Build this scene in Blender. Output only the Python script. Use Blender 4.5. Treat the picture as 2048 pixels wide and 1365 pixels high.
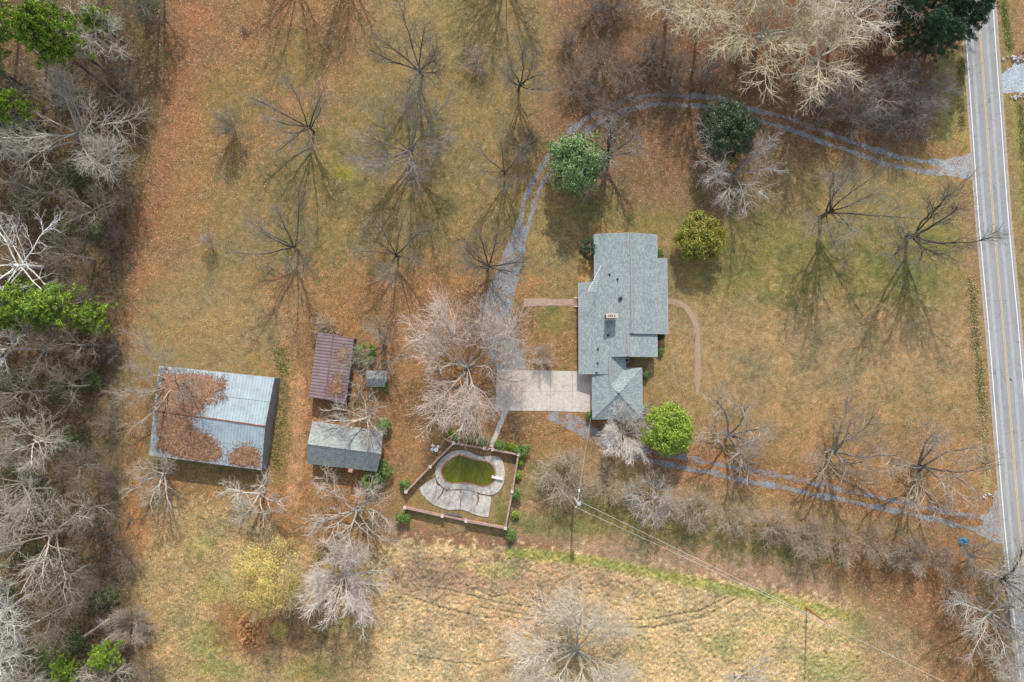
import bpy, bmesh, math, random
import numpy as np
from mathutils import Vector, Matrix

for _o in list(bpy.data.objects):
    bpy.data.objects.remove(_o)
C = bpy.context.scene.collection
SC = bpy.context.scene

# ------------------------------------------------------------------ camera
HC = 136.5
TILT = math.radians(3.3)
FPX = 2048 * 24 / 36.0
cam_d = bpy.data.cameras.new('camera')
cam_d.lens = 24; cam_d.sensor_width = 36
cam_d.clip_start = 0.5; cam_d.clip_end = 8000
cam = bpy.data.objects.new('camera', cam_d)
cam.location = (0, 0, HC)
cam.rotation_euler = (TILT, 0, 0)
C.objects.link(cam)
SC.camera = cam

# ------------------------------------------------------------------ sky, sun
SUN_EL = math.radians(35)
SUN_AZ = math.radians(3)          # clockwise from +Y
w = bpy.data.worlds.new("World"); SC.world = w; w.use_nodes = True
nt = w.node_tree
sky = nt.nodes.new('ShaderNodeTexSky'); sky.sky_type = 'NISHITA'
sky.sun_disc = False; sky.sun_elevation = SUN_EL; sky.sun_rotation = SUN_AZ
bgn = nt.nodes['Background']; bgn.inputs['Strength'].default_value = 0.15
hsv = nt.nodes.new('ShaderNodeHueSaturation'); hsv.inputs['Saturation'].default_value = 0.5   # sky desaturated to take the blue out of the fill light
nt.links.new(sky.outputs[0], hsv.inputs['Color']); nt.links.new(hsv.outputs[0], bgn.inputs['Color'])
sd = bpy.data.lights.new('sun', 'SUN'); sd.energy = 2.7; sd.angle = math.radians(0.9)
sd.color = (1.0, 0.94, 0.86)
sun = bpy.data.objects.new('sun', sd)
tosun = Vector((math.sin(SUN_AZ) * math.cos(SUN_EL), math.cos(SUN_AZ) * math.cos(SUN_EL), math.sin(SUN_EL)))
sun.rotation_euler = tosun.to_track_quat('Z', 'Y').to_euler()
sun.location = (0, 0, 200)
C.objects.link(sun)
SC.view_settings.view_transform = 'Standard'
SC.view_settings.look = 'None'
SC.view_settings.exposure = 0.77
SC.view_settings.gamma = 1

# ------------------------------------------------------------------ mapping photo measurements -> metres
_s, _c = math.sin(TILT), math.cos(TILT)
def G(px, py, z=0.0):
    u = (px - 1024.0) / FPX; v = (py - 682.5) / FPX
    dy = _s - v * _c; dz = -_c - v * _s
    t = (z - HC) / dz
    return Vector((u * t, dy * t, z))
def GX(x, y):                       # numpy: ground point -> photo measurement
    zc = y * _s + HC * _c
    yc = y * _c - HC * _s
    return 1024 + FPX * x / zc, 682.5 - FPX * yc / zc
def G2(p, z=0.0): return G(p[0], p[1], z)

# ------------------------------------------------------------------ helpers
def tag(o, label=None, cat=None, group=None, kind=None):
    if label: o['label'] = label
    if cat: o['category'] = cat
    if group: o['group'] = group
    if kind: o['kind'] = kind
    return o
def empty(name, loc, rz=0.0, sc=(1, 1, 1)):
    o = bpy.data.objects.new(name, None); o.empty_display_size = 0.5
    o.location = loc; o.rotation_euler = (0, 0, rz); o.scale = sc
    C.objects.link(o); return o
def link_mesh(name, me, parent=None, loc=None):
    o = bpy.data.objects.new(name, me); C.objects.link(o)
    if parent is not None: o.parent = parent
    if loc is not None: o.location = loc
    return o
def np_mesh(name, V, F, mat, smooth=False):
    """V (n,3), F list of (m,k) int arrays"""
    me = bpy.data.meshes.new(name)
    V = np.asarray(V, dtype=np.float32)
    me.vertices.add(len(V)); me.vertices.foreach_set('co', V.ravel())
    Fs = [np.asarray(f, dtype=np.int32) for f in F if len(f)]
    nl = sum(f.size for f in Fs); npoly = sum(len(f) for f in Fs)
    me.loops.add(nl); me.polygons.add(npoly)
    me.loops.foreach_set('vertex_index', np.concatenate([f.ravel() for f in Fs]))
    tot = np.concatenate([np.full(len(f), f.shape[1], np.int32) for f in Fs])
    st = np.concatenate([[0], np.cumsum(tot)[:-1]]).astype(np.int32)
    me.polygons.foreach_set('loop_start', st)
    try: me.polygons.foreach_set('loop_total', tot)
    except Exception: pass
    if smooth: me.polygons.foreach_set('use_smooth', np.ones(npoly, dtype=bool))
    me.update(calc_edges=True); me.validate()
    if mat: me.materials.append(mat)
    return me

class MB:
    """collects shapes, links them as ONE mesh object; origin o is subtracted"""
    def __init__(s, o=(0, 0, 0)): s.v = []; s.f = []; s.o = Vector(o)
    def add(s, vs, fs):
        n = len(s.v); s.v += [Vector(v) - s.o for v in vs]; s.f += [[i + n for i in f] for f in fs]
    def prism(s, top, th, dirv=(0, 0, -1)):
        d = Vector(dirv) * th; t = [Vector(p) for p in top]; n = len(t)
        s.add(t + [p + d for p in t], [list(range(n)), list(range(2 * n - 1, n - 1, -1))] +
              [[i, i + n, (i + 1) % n + n, (i + 1) % n] for i in range(n)])
    def hull(s, bot, top):
        n = len(bot)
        s.add(list(top) + list(bot), [list(range(n)), list(range(2 * n - 1, n - 1, -1))] +
              [[i, i + n, (i + 1) % n + n, (i + 1) % n] for i in range(n)])
    def box(s, c, sx, sy, sz, rz=0.0, tilt=None):
        m = Matrix.Rotation(rz, 3, 'Z')
        if tilt is not None: m = m @ tilt
        c = Vector(c); P = []
        for z in (sz / 2, -sz / 2):
            for x, y in ((-1, -1), (1, -1), (1, 1), (-1, 1)):
                P.append(c + m @ Vector((x * sx / 2, y * sy / 2, z)))
        s.hull(P[4:], P[:4])
    def tube(s, p0, p1, r0, r1=None, k=8):
        if r1 is None: r1 = r0
        p0 = Vector(p0); p1 = Vector(p1); d = (p1 - p0).normalized()
        a = d.cross(Vector((0, 0, 1)) if abs(d.z) < 0.9 else Vector((1, 0, 0))).normalized(); b = d.cross(a)
        T = [p1 + (a * math.cos(2 * math.pi * i / k) + b * math.sin(2 * math.pi * i / k)) * r1 for i in range(k)]
        B = [p0 + (a * math.cos(2 * math.pi * i / k) + b * math.sin(2 * math.pi * i / k)) * r0 for i in range(k)]
        s.hull(B, T)
    def build(s, name, mat, parent=None, loc=None):
        me = bpy.data.meshes.new(name); me.from_pydata([tuple(v) for v in s.v], [], s.f)
        bm = bmesh.new(); bm.from_mesh(me); bmesh.ops.recalc_face_normals(bm, faces=bm.faces); bm.to_mesh(me); bm.free()
        me.materials.append(mat); me.update()
        return link_mesh(name, me, parent, loc if loc is not None else (tuple(s.o) if parent is None else (0, 0, 0)))

# ------------------------------------------------------------------ materials
class NT:
    def __init__(s, name, rough=0.9, spec=0.2, metal=0.0):
        m = bpy.data.materials.new(name); m.use_nodes = True; s.m = m; s.t = m.node_tree
        s.b = s.t.nodes['Principled BSDF']; s.b.inputs['Roughness'].default_value = rough
        s.b.inputs['Specular IOR Level'].default_value = spec; s.b.inputs['Metallic'].default_value = metal
        s.tc = None
    def n(s, typ, **kw):
        x = s.t.nodes.new(typ)
        for k, v in kw.items():
            if hasattr(x, k): setattr(x, k, v)
        return x
    def l(s, a, b): s.t.links.new(a, b)
    def co(s):
        if s.tc is None: s.tc = s.n('ShaderNodeTexCoord')
        return s.tc.outputs['Object']
    def mapped(s, scale=(1, 1, 1), rot=(0, 0, 0)):
        m = s.n('ShaderNodeMapping'); m.inputs['Scale'].default_value = scale; m.inputs['Rotation'].default_value = rot
        s.l(s.co(), m.inputs['Vector']); return m.outputs[0]
    def noise(s, scale, detail=3, rough=0.55, vec=None, dist=0.0):
        x = s.n('ShaderNodeTexNoise'); x.inputs['Scale'].default_value = scale; x.inputs['Detail'].default_value = detail
        x.inputs['Roughness'].default_value = rough; x.inputs['Distortion'].default_value = dist
        s.l(vec if vec is not None else s.co(), x.inputs['Vector']); return x.outputs['Fac']
    def voro(s, scale, vec=None, out='Color', rnd=1.0):
        x = s.n('ShaderNodeTexVoronoi'); x.inputs['Scale'].default_value = scale; x.inputs['Randomness'].default_value = rnd
        s.l(vec if vec is not None else s.co(), x.inputs['Vector']); return x.outputs[out]
    def ramp(s, fac, stops, interp='LINEAR'):
        r = s.n('ShaderNodeValToRGB'); r.color_ramp.interpolation = interp; e = r.color_ramp.elements
        while len(e) < len(stops): e.new(0.5)
        for i, (p, c) in enumerate(stops):
            e[i].position = p; e[i].color = (c[0], c[1], c[2], 1) if hasattr(c, '__len__') else (c, c, c, 1)
        s.l(fac, r.inputs[0]); return r.outputs[0]
    def mix(s, fac, a, b, blend='MIX'):
        x = s.n('ShaderNodeMix'); x.data_type = 'RGBA'; x.blend_type = blend
        for inp, v in ((x.inputs[0], fac), (x.inputs[6], a), (x.inputs[7], b)):
            if isinstance(v, (int, float)): inp.default_value = v
            elif isinstance(v, (tuple, list)): inp.default_value = (v[0], v[1], v[2], 1)
            else: s.l(v, inp)
        return x.outputs[2]
    def math(s, op, a, b=None, clamp=False):
        x = s.n('ShaderNodeMath'); x.operation = op; x.use_clamp = clamp
        for inp, v in ((x.inputs[0], a), (x.inputs[1], b)):
            if v is None: continue
            if isinstance(v, (int, float)): inp.default_value = v
            else: s.l(v, inp)
        return x.outputs[0]
    def attr(s, name, out='Color'):
        x = s.n('ShaderNodeAttribute'); x.attribute_name = name; return x.outputs[out]
    def bump(s, h, strength=0.5, dist=0.1):
        x = s.n('ShaderNodeBump'); x.inputs['Strength'].default_value = strength; x.inputs['Distance'].default_value = dist
        s.l(h, x.inputs['Height']); s.l(x.outputs[0], s.b.inputs['Normal'])
    def color(s, c):
        if isinstance(c, (tuple, list)): s.b.inputs['Base Color'].default_value = (c[0], c[1], c[2], 1)
        else: s.l(c, s.b.inputs['Base Color'])
        return s

def simple(name, col, var=0.25, scale=3.0, rough=0.85, spec=0.2, metal=0.0, bump=0.0, scale2=None):
    t = NT(name, rough, spec, metal)
    n = t.noise(scale, 5, 0.6)
    k = t.ramp(n, [(0.25, 1 - var), (0.75, 1 + var)])
    c = t.mix(1.0, tuple(col), k, 'MULTIPLY')
    if scale2:
        k2 = t.ramp(t.noise(scale2, 2), [(0.3, 1 - var * 0.8), (0.7, 1 + var * 0.8)])
        c = t.mix(1.0, c, k2, 'MULTIPLY')
    t.color(c)
    if bump: t.bump(n, bump, 0.05)
    return t.m

def ground_mat():
    t = NT('ground', 0.95, 0.05)
    col = t.attr('gcol'); aux = t.attr('gaux')
    sep = t.n('ShaderNodeSeparateColor'); t.l(aux, sep.inputs[0])
    litter, tuft, streak = sep.outputs[0], sep.outputs[1], sep.outputs[2]
    # blade / thatch grain
    g1 = t.noise(4.2, 5, 0.82); g2 = t.noise(1.1, 5, 0.7); g3 = t.noise(0.45, 4, 0.6)
    c = t.mix(1.0, col, t.ramp(g1, [(0.3, 0.34), (0.5, 0.93), (0.72, 1.9)]), 'MULTIPLY')
    c = t.mix(1.0, c, t.ramp(g2, [(0.3, (0.72, 0.78, 0.7)), (0.7, (1.3, 1.22, 1.24))]), 'MULTIPLY')
    c = t.mix(1.0, c, t.ramp(g3, [(0.3, (0.86, 0.9, 0.84)), (0.7, (1.14, 1.1, 1.12))]), 'MULTIPLY')
    sv = t.mapped((2.4, 9.0, 1), (0, 0, math.radians(22)))
    st = t.noise(1.0, 3, 0.6, sv)
    c = t.mix(streak, c, t.mix(1.0, c, t.ramp(st, [(0.3, 0.6), (0.7, 1.4)]), 'MULTIPLY'))
    # leaves
    v = t.n('ShaderNodeTexVoronoi'); v.inputs['Scale'].default_value = 5.0; t.l(t.co(), v.inputs['Vector'])
    vs = t.n('ShaderNodeSeparateColor'); t.l(v.outputs['Color'], vs.inputs[0])
    leafc = t.ramp(vs.outputs[0], [(0.0, (0.055, 0.032, 0.02)), (0.3, (0.15, 0.08, 0.042)), (0.6, (0.26, 0.14, 0.068)),
                                   (0.85, (0.37, 0.225, 0.12)), (1.0, (0.60, 0.43, 0.28))])
    cl = t.noise(0.9, 4, 0.65)
    lit2 = t.math('ADD', litter, t.math('MULTIPLY', t.math('SUBTRACT', cl, 0.5), t.math('MULTIPLY', litter, 3.2)))
    mask = t.math('LESS_THAN', vs.outputs[1], lit2)
    small = t.math('LESS_THAN', v.outputs['Distance'], 0.62)
    mask = t.math('MULTIPLY', mask, t.math('MULTIPLY', small, 0.72))
    c = t.mix(mask, c, leafc)
    t.color(c)
    h = t.math('ADD', t.math('MULTIPLY', g1, 0.5), t.math('MULTIPLY', t.noise(24, 2), 0.35))
    t.bump(h, 0.75, 0.14)
    return t.m

def asphalt_mat():
    t = NT('asphalt', 0.85, 0.25)
    c = t.ramp(t.noise(0.35, 5, 0.6, t.mapped((1, 0.15, 1), (0, 0, math.radians(-4.5)))), [(0.3, (0.23, 0.235, 0.235)), (0.7, (0.305, 0.31, 0.305))])
    c = t.mix(1.0, c, t.ramp(t.noise(18, 3, 0.7), [(0.3, 0.82), (0.7, 1.18)]), 'MULTIPLY')
    cr = t.voro(0.16, t.mapped((1, 0.55, 1)), 'Distance')
    v = t.n('ShaderNodeTexVoronoi'); v.feature = 'DISTANCE_TO_EDGE'; v.inputs['Scale'].default_value = 0.22
    wv = t.n('ShaderNodeVectorMath'); wv.operation = 'ADD'
    nz = t.n('ShaderNodeTexNoise'); nz.inputs['Scale'].default_value = 1.2; t.l(t.co(), nz.inputs['Vector'])
    t.l(t.co(), wv.inputs[0]); t.l(nz.outputs['Color'], wv.inputs[1]); t.l(wv.outputs[0], v.inputs['Vector'])
    crack = t.math('LESS_THAN', v.outputs['Distance'], 0.006)
    crack = t.math('MULTIPLY', crack, t.math('GREATER_THAN', t.noise(0.12, 2), 0.52))
    c = t.mix(t.math('MULTIPLY', crack, 0.65), c, (0.08, 0.08, 0.08))
    c = t.mix(t.ramp(t.noise(0.22, 3, 0.6, None, 1.5), [(0.57, 0.0), (0.6, 0.35)]), c, (0.2, 0.2, 0.2))
    t.color(c); return t.m

def gravel_mat(name='gravel', base=(0.235, 0.268, 0.285), leaf=0.26):
    t = NT(name, 0.95, 0.1)
    v = t.n('ShaderNodeTexVoronoi'); v.inputs['Scale'].default_value = 9; t.l(t.co(), v.inputs['Vector'])
    vs = t.n('ShaderNodeSeparateColor'); t.l(v.outputs['Color'], vs.inputs[0])
    k = t.ramp(vs.outputs[0], [(0, 0.6), (1, 1.35)])
    c = t.mix(1.0, base, k, 'MULTIPLY')
    c = t.mix(1.0, c, t.ramp(t.noise(0.5, 5, 0.65), [(0.3, (0.8, 0.8, 0.8)), (0.7, (1.15, 1.12, 1.1))]), 'MULTIPLY')
    m = t.math('LESS_THAN', vs.outputs[1], t.math('MULTIPLY', t.ramp(t.noise(0.55, 5, 0.7), [(0.42, 0.0), (0.68, 1.0)]), leaf * 3))
    c = t.mix(m, c, t.ramp(vs.outputs[2], [(0, (0.13, 0.06, 0.03)), (1, (0.36, 0.19, 0.09))]))
    t.color(c); t.bump(v.outputs['Distance'], 0.4, 0.05); return t.m

def shingle_mat(name, base, rot=0.0, tint=(1, 1, 1)):
    t = NT(name, 0.85, 0.25)
    b = t.n('ShaderNodeTexBrick'); b.inputs['Scale'].default_value = 1.0
    b.inputs['Brick Width'].default_value = 0.42; b.inputs['Row Height'].default_value = 0.2
    b.inputs['Mortar Size'].default_value = 0.012; b.inputs['Mortar Smooth'].default_value = 0.3
    b.inputs['Color1'].default_value = (base[0] * 0.8, base[1] * 0.8, base[2] * 0.82, 1)
    b.inputs['Color2'].default_value = (base[0] * 1.28, base[1] * 1.25, base[2] * 1.2, 1)
    b.inputs['Mortar'].default_value = (base[0] * 0.55, base[1] * 0.55, base[2] * 0.6, 1)
    t.l(t.mapped((1, 1, 1), (0, 0, rot)), b.inputs['Vector'])
    c = t.mix(1.0, b.outputs['Color'], t.ramp(t.noise(7, 4, 0.7), [(0.3, 0.78), (0.7, 1.22)]), 'MULTIPLY')
    c = t.mix(1.0, c, t.ramp(t.noise(0.35, 4, 0.6), [(0.3, (0.92, 0.93, 0.96)), (0.7, (1.06, 1.06, 1.03))]), 'MULTIPLY')
    c = t.mix(1.0, c, t.ramp(t.noise(1.0, 4, 0.6, t.mapped((0.25, 3.5, 1) if rot else (3.5, .25, 1))), [(0.3, 0.93), (0.7, 1.07)]), 'MULTIPLY')
    t.color(c); t.bump(b.outputs['Fac'], -0.4, 0.03); return t.m

def metal_roof_mat(name, base, rot, rib=0.62, rust=None, spec=0.4, metal=0.0, rough=0.55, contrast=0.72):
    t = NT(name, rough, spec, metal)
    wv = t.n('ShaderNodeTexWave'); wv.wave_type = 'BANDS'; wv.bands_direction = 'X'; wv.inputs['Scale'].default_value = 0.314 / rib
    wv.inputs['Distortion'].default_value = 0.0
    t.l(t.mapped((1, 1, 1), (0, 0, rot)), wv.inputs['Vector'])
    k = t.ramp(wv.outputs['Fac'], [(0.0, contrast), (0.18, contrast + 0.05), (0.35, 1.0), (1.0, 1.05)])
    c = t.mix(1.0, base, k, 'MULTIPLY')
    n = t.noise(0.6, 6, 0.65)
    c = t.mix(1.0, c, t.ramp(n, [(0.3, 0.8), (0.7, 1.12)]), 'MULTIPLY')
    if rust:
        c = t.mix(t.ramp(t.noise(0.9, 7, 0.7), [(0.55, 0.0), (0.68, 0.8)]), c, rust)
    t.color(c); t.bump(wv.outputs['Fac'], 0.5, 0.04); return t.m

def bark_mat():
    t = NT('bark', 0.9, 0.1)
    oi = t.n('ShaderNodeObjectInfo')
    k = t.ramp(t.noise(2.5, 3, 0.6), [(0.3, 0.72), (0.7, 1.28)])
    c = t.mix(1.0, oi.outputs['Color'], k, 'MULTIPLY')
    t.color(c); return t.m

def leaf_mat(name, dark, mid, light, rough=0.5, scale=0.9, spec=0.35):
    t = NT(name, rough, spec)
    g = t.n('ShaderNodeNewGeometry')
    r = g.outputs['Random Per Island']
    c = t.ramp(r, [(0.0, dark), (0.5, mid), (1.0, light)])
    k = t.ramp(t.noise(scale, 3, 0.6), [(0.3, (0.7, 0.75, 0.75)), (0.7, (1.25, 1.2, 1.1))])
    c = t.mix(1.0, c, k, 'MULTIPLY')
    t.color(c)
    t.b.inputs['Subsurface Weight'].default_value = 0.0
    return t.m

def concrete_mat(name='concrete', base=(0.42, 0.38, 0.34), stain=0.5):
    t = NT(name, 0.9, 0.15)
    d = tuple(b * (1 - stain * 0.6) for b in base)
    c = t.ramp(t.noise(0.45, 7, 0.74, None, 0.6), [(0.30, d), (0.46, base), (0.75, tuple(b * 1.2 for b in base))])
    c = t.mix(1.0, c, t.ramp(t.noise(1.8, 6, 0.75), [(0.3, 1 - stain * .35), (0.62, 1.12)]), 'MULTIPLY')
    c = t.mix(t.ramp(t.noise(0.9, 6, 0.8, None, 1.0), [(0.56, 0.0), (0.68, stain * .55)]), c, (0.17, 0.155, 0.14))
    c = t.mix(1.0, c, t.ramp(t.noise(9, 3, 0.7), [(0.3, 0.85), (0.7, 1.12)]), 'MULTIPLY')
    t.color(c); t.bump(t.noise(12, 3), 0.15, 0.03); return t.m

def brick_mat(name='brick', c1=(0.30, 0.12, 0.08), c2=(0.42, 0.2, 0.14), scale=1.0, fade=0.0, mort=(0.45, 0.40, 0.36)):
    t = NT(name, 0.9, 0.1)
    b = t.n('ShaderNodeTexBrick'); b.inputs['Scale'].default_value = scale
    b.inputs['Brick Width'].default_value = 0.22; b.inputs['Row Height'].default_value = 0.09; b.inputs['Mortar Size'].default_value = 0.012
    b.inputs['Color1'].default_value = (*c1, 1); b.inputs['Color2'].default_value = (*c2, 1); b.inputs['Mortar'].default_value = (*mort, 1)
    t.l(t.co(), b.inputs['Vector'])
    c = t.mix(1.0, b.outputs['Color'], t.ramp(t.noise(1.6, 5, 0.7), [(0.3, 0.7), (0.7, 1.25)]), 'MULTIPLY')
    if fade:
        c = t.mix(t.ramp(t.noise(1.1, 6, 0.75), [(0.5 - fade * 0.3, 0.0), (0.72, 0.9)]), c, (0.27, 0.19, 0.10))
    t.color(c); return t.m

M = {}
M['ground'] = ground_mat(); M['asphalt'] = asphalt_mat(); M['gravel'] = gravel_mat()
M['bark'] = bark_mat()
M['roof'] = shingle_mat('roof_shingles', (0.25, 0.288, 0.29), math.pi / 2)
M['roof_hip'] = shingle_mat('garage_shingles', (0.25, 0.288, 0.29), 0)
M['shed_roof'] = shingle_mat('weathered_shingles', (0.27, 0.29, 0.275), 0)
M['concrete'] = concrete_mat('concrete', (0.48, 0.43, 0.375), .5)
M['deck'] = concrete_mat('deck_concrete', (0.49, 0.455, 0.40), 0.95)
M['brick'] = brick_mat()
M['brick_wall'] = brick_mat('brick_coping', (0.27, 0.145, 0.11), (0.37, 0.22, 0.165))
M['walk'] = brick_mat('brick_walk', (0.36, 0.2, 0.16), (0.46, 0.29, 0.24), 1.0, 0.5)
M['walk_worn'] = brick_mat('worn_brick_walk', (0.34, 0.22, 0.155), (0.40, 0.27, 0.19), 1.0, 1.3)
M['white'] = simple('white_paint', (0.78, 0.77, 0.73), 0.08, 2)
M['line_w'] = simple('road_white', (0.72, 0.72, 0.70), 0.15, 1.5)
M['line_y'] = simple('road_yellow', (0.58, 0.40, 0.20), 0.2, 1.5)
M['wood'] = simple('weathered_wood', (0.16, 0.14, 0.125), 0.35, 6)
M['post_cap'] = simple('concrete_cap', (0.50, 0.44, 0.38), 0.15, 4)
M['dark'] = simple('dark_metal', (0.035, 0.037, 0.04), 0.2, 4, 0.5)
M['galv'] = simple('galvanised_metal', (0.55, 0.56, 0.55), 0.15, 4, 0.4, 0.5, 0.3)
M['pole'] = simple('creosote_pole', (0.30, 0.13, 0.05), 0.25, 3)
M['pole_grey'] = simple('grey_pole', (0.42, 0.38, 0.33), 0.2, 3)
M['wire'] = simple('bare_wire', (0.62, 0.60, 0.55), 0.05, 1)

# ------------------------------------------------------------------ ground sheet
rs = np.random.RandomState(7)
fx = np.arange(-114, 114.01, 0.25); fy = np.arange(-66, 86.01, 0.25)
out = [3, 8, 16, 30, 60, 110, 200, 400, 900, 3000]
xs = np.concatenate([[-114 - o for o in out[::-1]], fx, [114 + o for o in out]])
ys = np.concatenate([[-66 - o for o in out[::-1]], fy, [86 + o for o in out]])
NX, NY = len(xs), len(ys)
X, Y = np.meshgrid(xs, ys)
PX, PY = GX(np.clip(X, -300, 300), np.clip(Y, -110, 300))
def fft_noise(lo, hi, ax=1.0, ay=1.0, seed=0):
    """band limited noise, wavelengths lo..hi metres"""
    r = np.random.RandomState(seed); n = r.randn(NY, NX)
    fxx = np.fft.fftfreq(NX, 0.25)[None, :] * ax; fyy = np.fft.fftfreq(NY, 0.25)[:, None] * ay
    f = np.sqrt(fxx ** 2 + fyy ** 2) + 1e-9
    m = np.exp(-(f * lo * 0.7) ** 2) * (1 - np.exp(-(f * hi) ** 2))
    o = np.real(np.fft.ifft2(np.fft.fft2(n) * m)); return o / o.std()
N_big = fft_noise(8, 40, seed=1); N_mid = fft_noise(2.0, 9, seed=2); N_sm = fft_noise(0.6, 2.5, seed=3)
N_str = fft_noise(0.8, 3.0, 2.4, 0.35, seed=4)
def sst(x, a, b):
    t = np.clip((x - a) / (b - a), 0, 1); return t * t * (3 - 2 * t)
def pmask(poly, soft=12, warp=8):
    """1 inside, soft ragged edge; poly in measurement units"""
    px, py = PX + 0, PY + 0
    inside = np.zeros(PX.shape, bool); d = np.full(PX.shape, 1e9)
    n = len(poly)
    for i in range(n):
        x0, y0 = poly[i]; x1, y1 = poly[(i + 1) % n]
        cond = ((y0 > py) != (y1 > py))
        with np.errstate(divide='ignore', invalid='ignore'):
            xi = (x1 - x0) * (py - y0) / (y1 - y0 + 1e-12) + x0
        inside ^= cond & (px < xi)
        dx, dy = x1 - x0, y1 - y0; L2 = dx * dx + dy * dy + 1e-9
        t = np.clip(((px - x0) * dx + (py - y0) * dy) / L2, 0, 1)
        d = np.minimum(d, (px - x0 - t * dx) ** 2 + (py - y0 - t * dy) ** 2)
    sd_ = np.sqrt(d) * np.where(inside, 1, -1)
    sd_ += warp * (0.6 * N_mid + 0.4 * N_sm)
    return sst(sd_, -soft, soft)
def blob(cx, cy, rx, ry, warp=0.35, soft=0.5):
    r = np.sqrt(((PX - cx) / rx) ** 2 + ((PY - cy) / ry) ** 2) + warp * (0.5 * N_mid + 0.35 * N_sm + 0.3 * N_big) * 0.5
    return 1 - sst(r, 1 - soft, 1 + soft)
def pline(pts, wd, warp=2):
    d = np.full(PX.shape, 1e9)
    for (x0, y0), (x1, y1) in zip(pts[:-1], pts[1:]):
        dx, dy = x1 - x0, y1 - y0; L2 = dx * dx + dy * dy + 1e-9
        t = np.clip(((PX - x0) * dx + (PY - y0) * dy) / L2, 0, 1)
        d = np.minimum(d, (PX - x0 - t * dx) ** 2 + (PY - y0 - t * dy) ** 2)
    return 1 - sst(np.sqrt(d) + warp * N_sm, wd * 0.5, wd)

TAN = np.array([0.275, 0.198, 0.105]); OLIVE = np.array([0.185, 0.16, 0.066]); GREEN = np.array([0.115, 0.145, 0.042])
ORANGE = np.array([0.285, 0.148, 0.074]); BROWN = np.array([0.15, 0.095, 0.06]); RED = np.array([0.225, 0.112, 0.072])
STRAW = np.array([0.47, 0.36, 0.205]); PINK = np.array([0.31, 0.21, 0.145]); DIRT = np.array([0.40, 0.25, 0.14])
LIME = np.array([0.27, 0.275, 0.085]); DARK = np.array([0.10, 0.07, 0.048])
mixn = sst(N_mid * 0.6 + N_big * 0.7 + N_sm * 0.35, -1.0, 1.1)[..., None]
col = TAN * (1 - mixn) + (OLIVE * 0.6 + TAN * 0.4) * mixn
lit = np.full(PX.shape, 0.05); tuf = np.zeros(PX.shape); stk = np.full(PX.shape, 0.15)
def lay(m, c, a=1.0, l=None, t=None, s=None):
    global col, lit, tuf, stk
    mm = (m * a); col = col * (1 - mm[..., None]) + np.asarray(c) * mm[..., None]
    if l is not None: lit = lit * (1 - m) + l * m
    if t is not None: tuf = tuf * (1 - m) + t * m
    if s is not None: stk = stk * (1 - m) + s * m
# orchard
lay(pmask([(400, 200), (1060, 150), (1080, 420), (1020, 560), (620, 600), (420, 560)], 40, 25), OLIVE * 0.55 + TAN * 0.45, 0.75, 0.22)
lay(pmask([(330, -80), (760, -80), (700, 160), (640, 230), (560, 300), (430, 360), (330, 380), (300, 300)], 45, 35), ORANGE, 0.62, 0.62)
lay(pmask([(340, -80), (560, -80), (470, 120), (360, 200)], 40, 30), BROWN * 0.5 + ORANGE * 0.5, 0.5, 0.6)
lay(pmask([(255, 380), (420, 330), (430, 450), (330, 560), (250, 640)], 30, 25), ORANGE, 0.6, 0.6)
lay(pmask([(330, -60), (430, -60), (400, 200), (330, 420), (290, 560), (250, 720), (225, 700), (230, 430), (300, 300)], 22, 14), RED * .55 + ORANGE * .45, 0.75, 0.6)
for b in [(700, 350, 90, 60), (620, 330, 60, 80), (850, 420, 70, 60), (640, 480, 60, 70), (880, 260, 60, 70), (780, 260, 70, 60), (470, 200, 60, 60), (930, 60, 60, 100), (600, 130, 60, 70)]:
    lay(blob(*b), OLIVE * 0.75 + GREEN * 0.25, 0.5, 0.14)
lay(blob(690, 345, 22, 16), np.array([0.30, 0.27, 0.03]), 0.7)
lay(pmask([(900, -80), (1130, -80), (1090, 160), (1060, 330), (960, 330), (940, 120)], 30, 20), TAN * 0.8 + OLIVE * 0.2, 0.5, 0.2)
lay(pmask([(420, 150), (1060, 100), (1080, 420), (1020, 560), (560, 600), (380, 520)], 60, 60), OLIVE * .6 + RED * .2 + TAN * .2, 0.45)
# belt of leaves around the sheds
lay(pmask([(560, 560), (760, 530), (1000, 540), (1010, 760), (990, 830), (880, 870), (800, 1000), (790, 1090), (560, 1110), (500, 1000), (560, 840)], 40, 30), ORANGE, 0.72, 0.5)
lay(pmask([(250, 800), (310, 760), (290, 930), (560, 960), (560, 1010), (420, 1000), (250, 1080)], 20, 14), ORANGE, 0.6, 0.45)
lay(blob(470, 640, 140, 70), TAN, 0.5, 0.15); lay(blob(560, 600, 80, 60), TAN * 0.9, 0.4, 0.2)
lay(pmask([(560, 700), (575, 700), (585, 860), (570, 960), (550, 960), (560, 850)], 8, 6), OLIVE * 0.6 + GREEN * 0.4, 0.5, 0.3)
lay(pmask([(578, 760), (610, 740), (612, 900), (600, 1010), (570, 1010), (582, 900)], 6, 5), np.array([0.42, 0.25, 0.15]), 0.55, 0.2)
lay(blob(450, 960, 80, 30), OLIVE, 0.6, 0.3)
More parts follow.
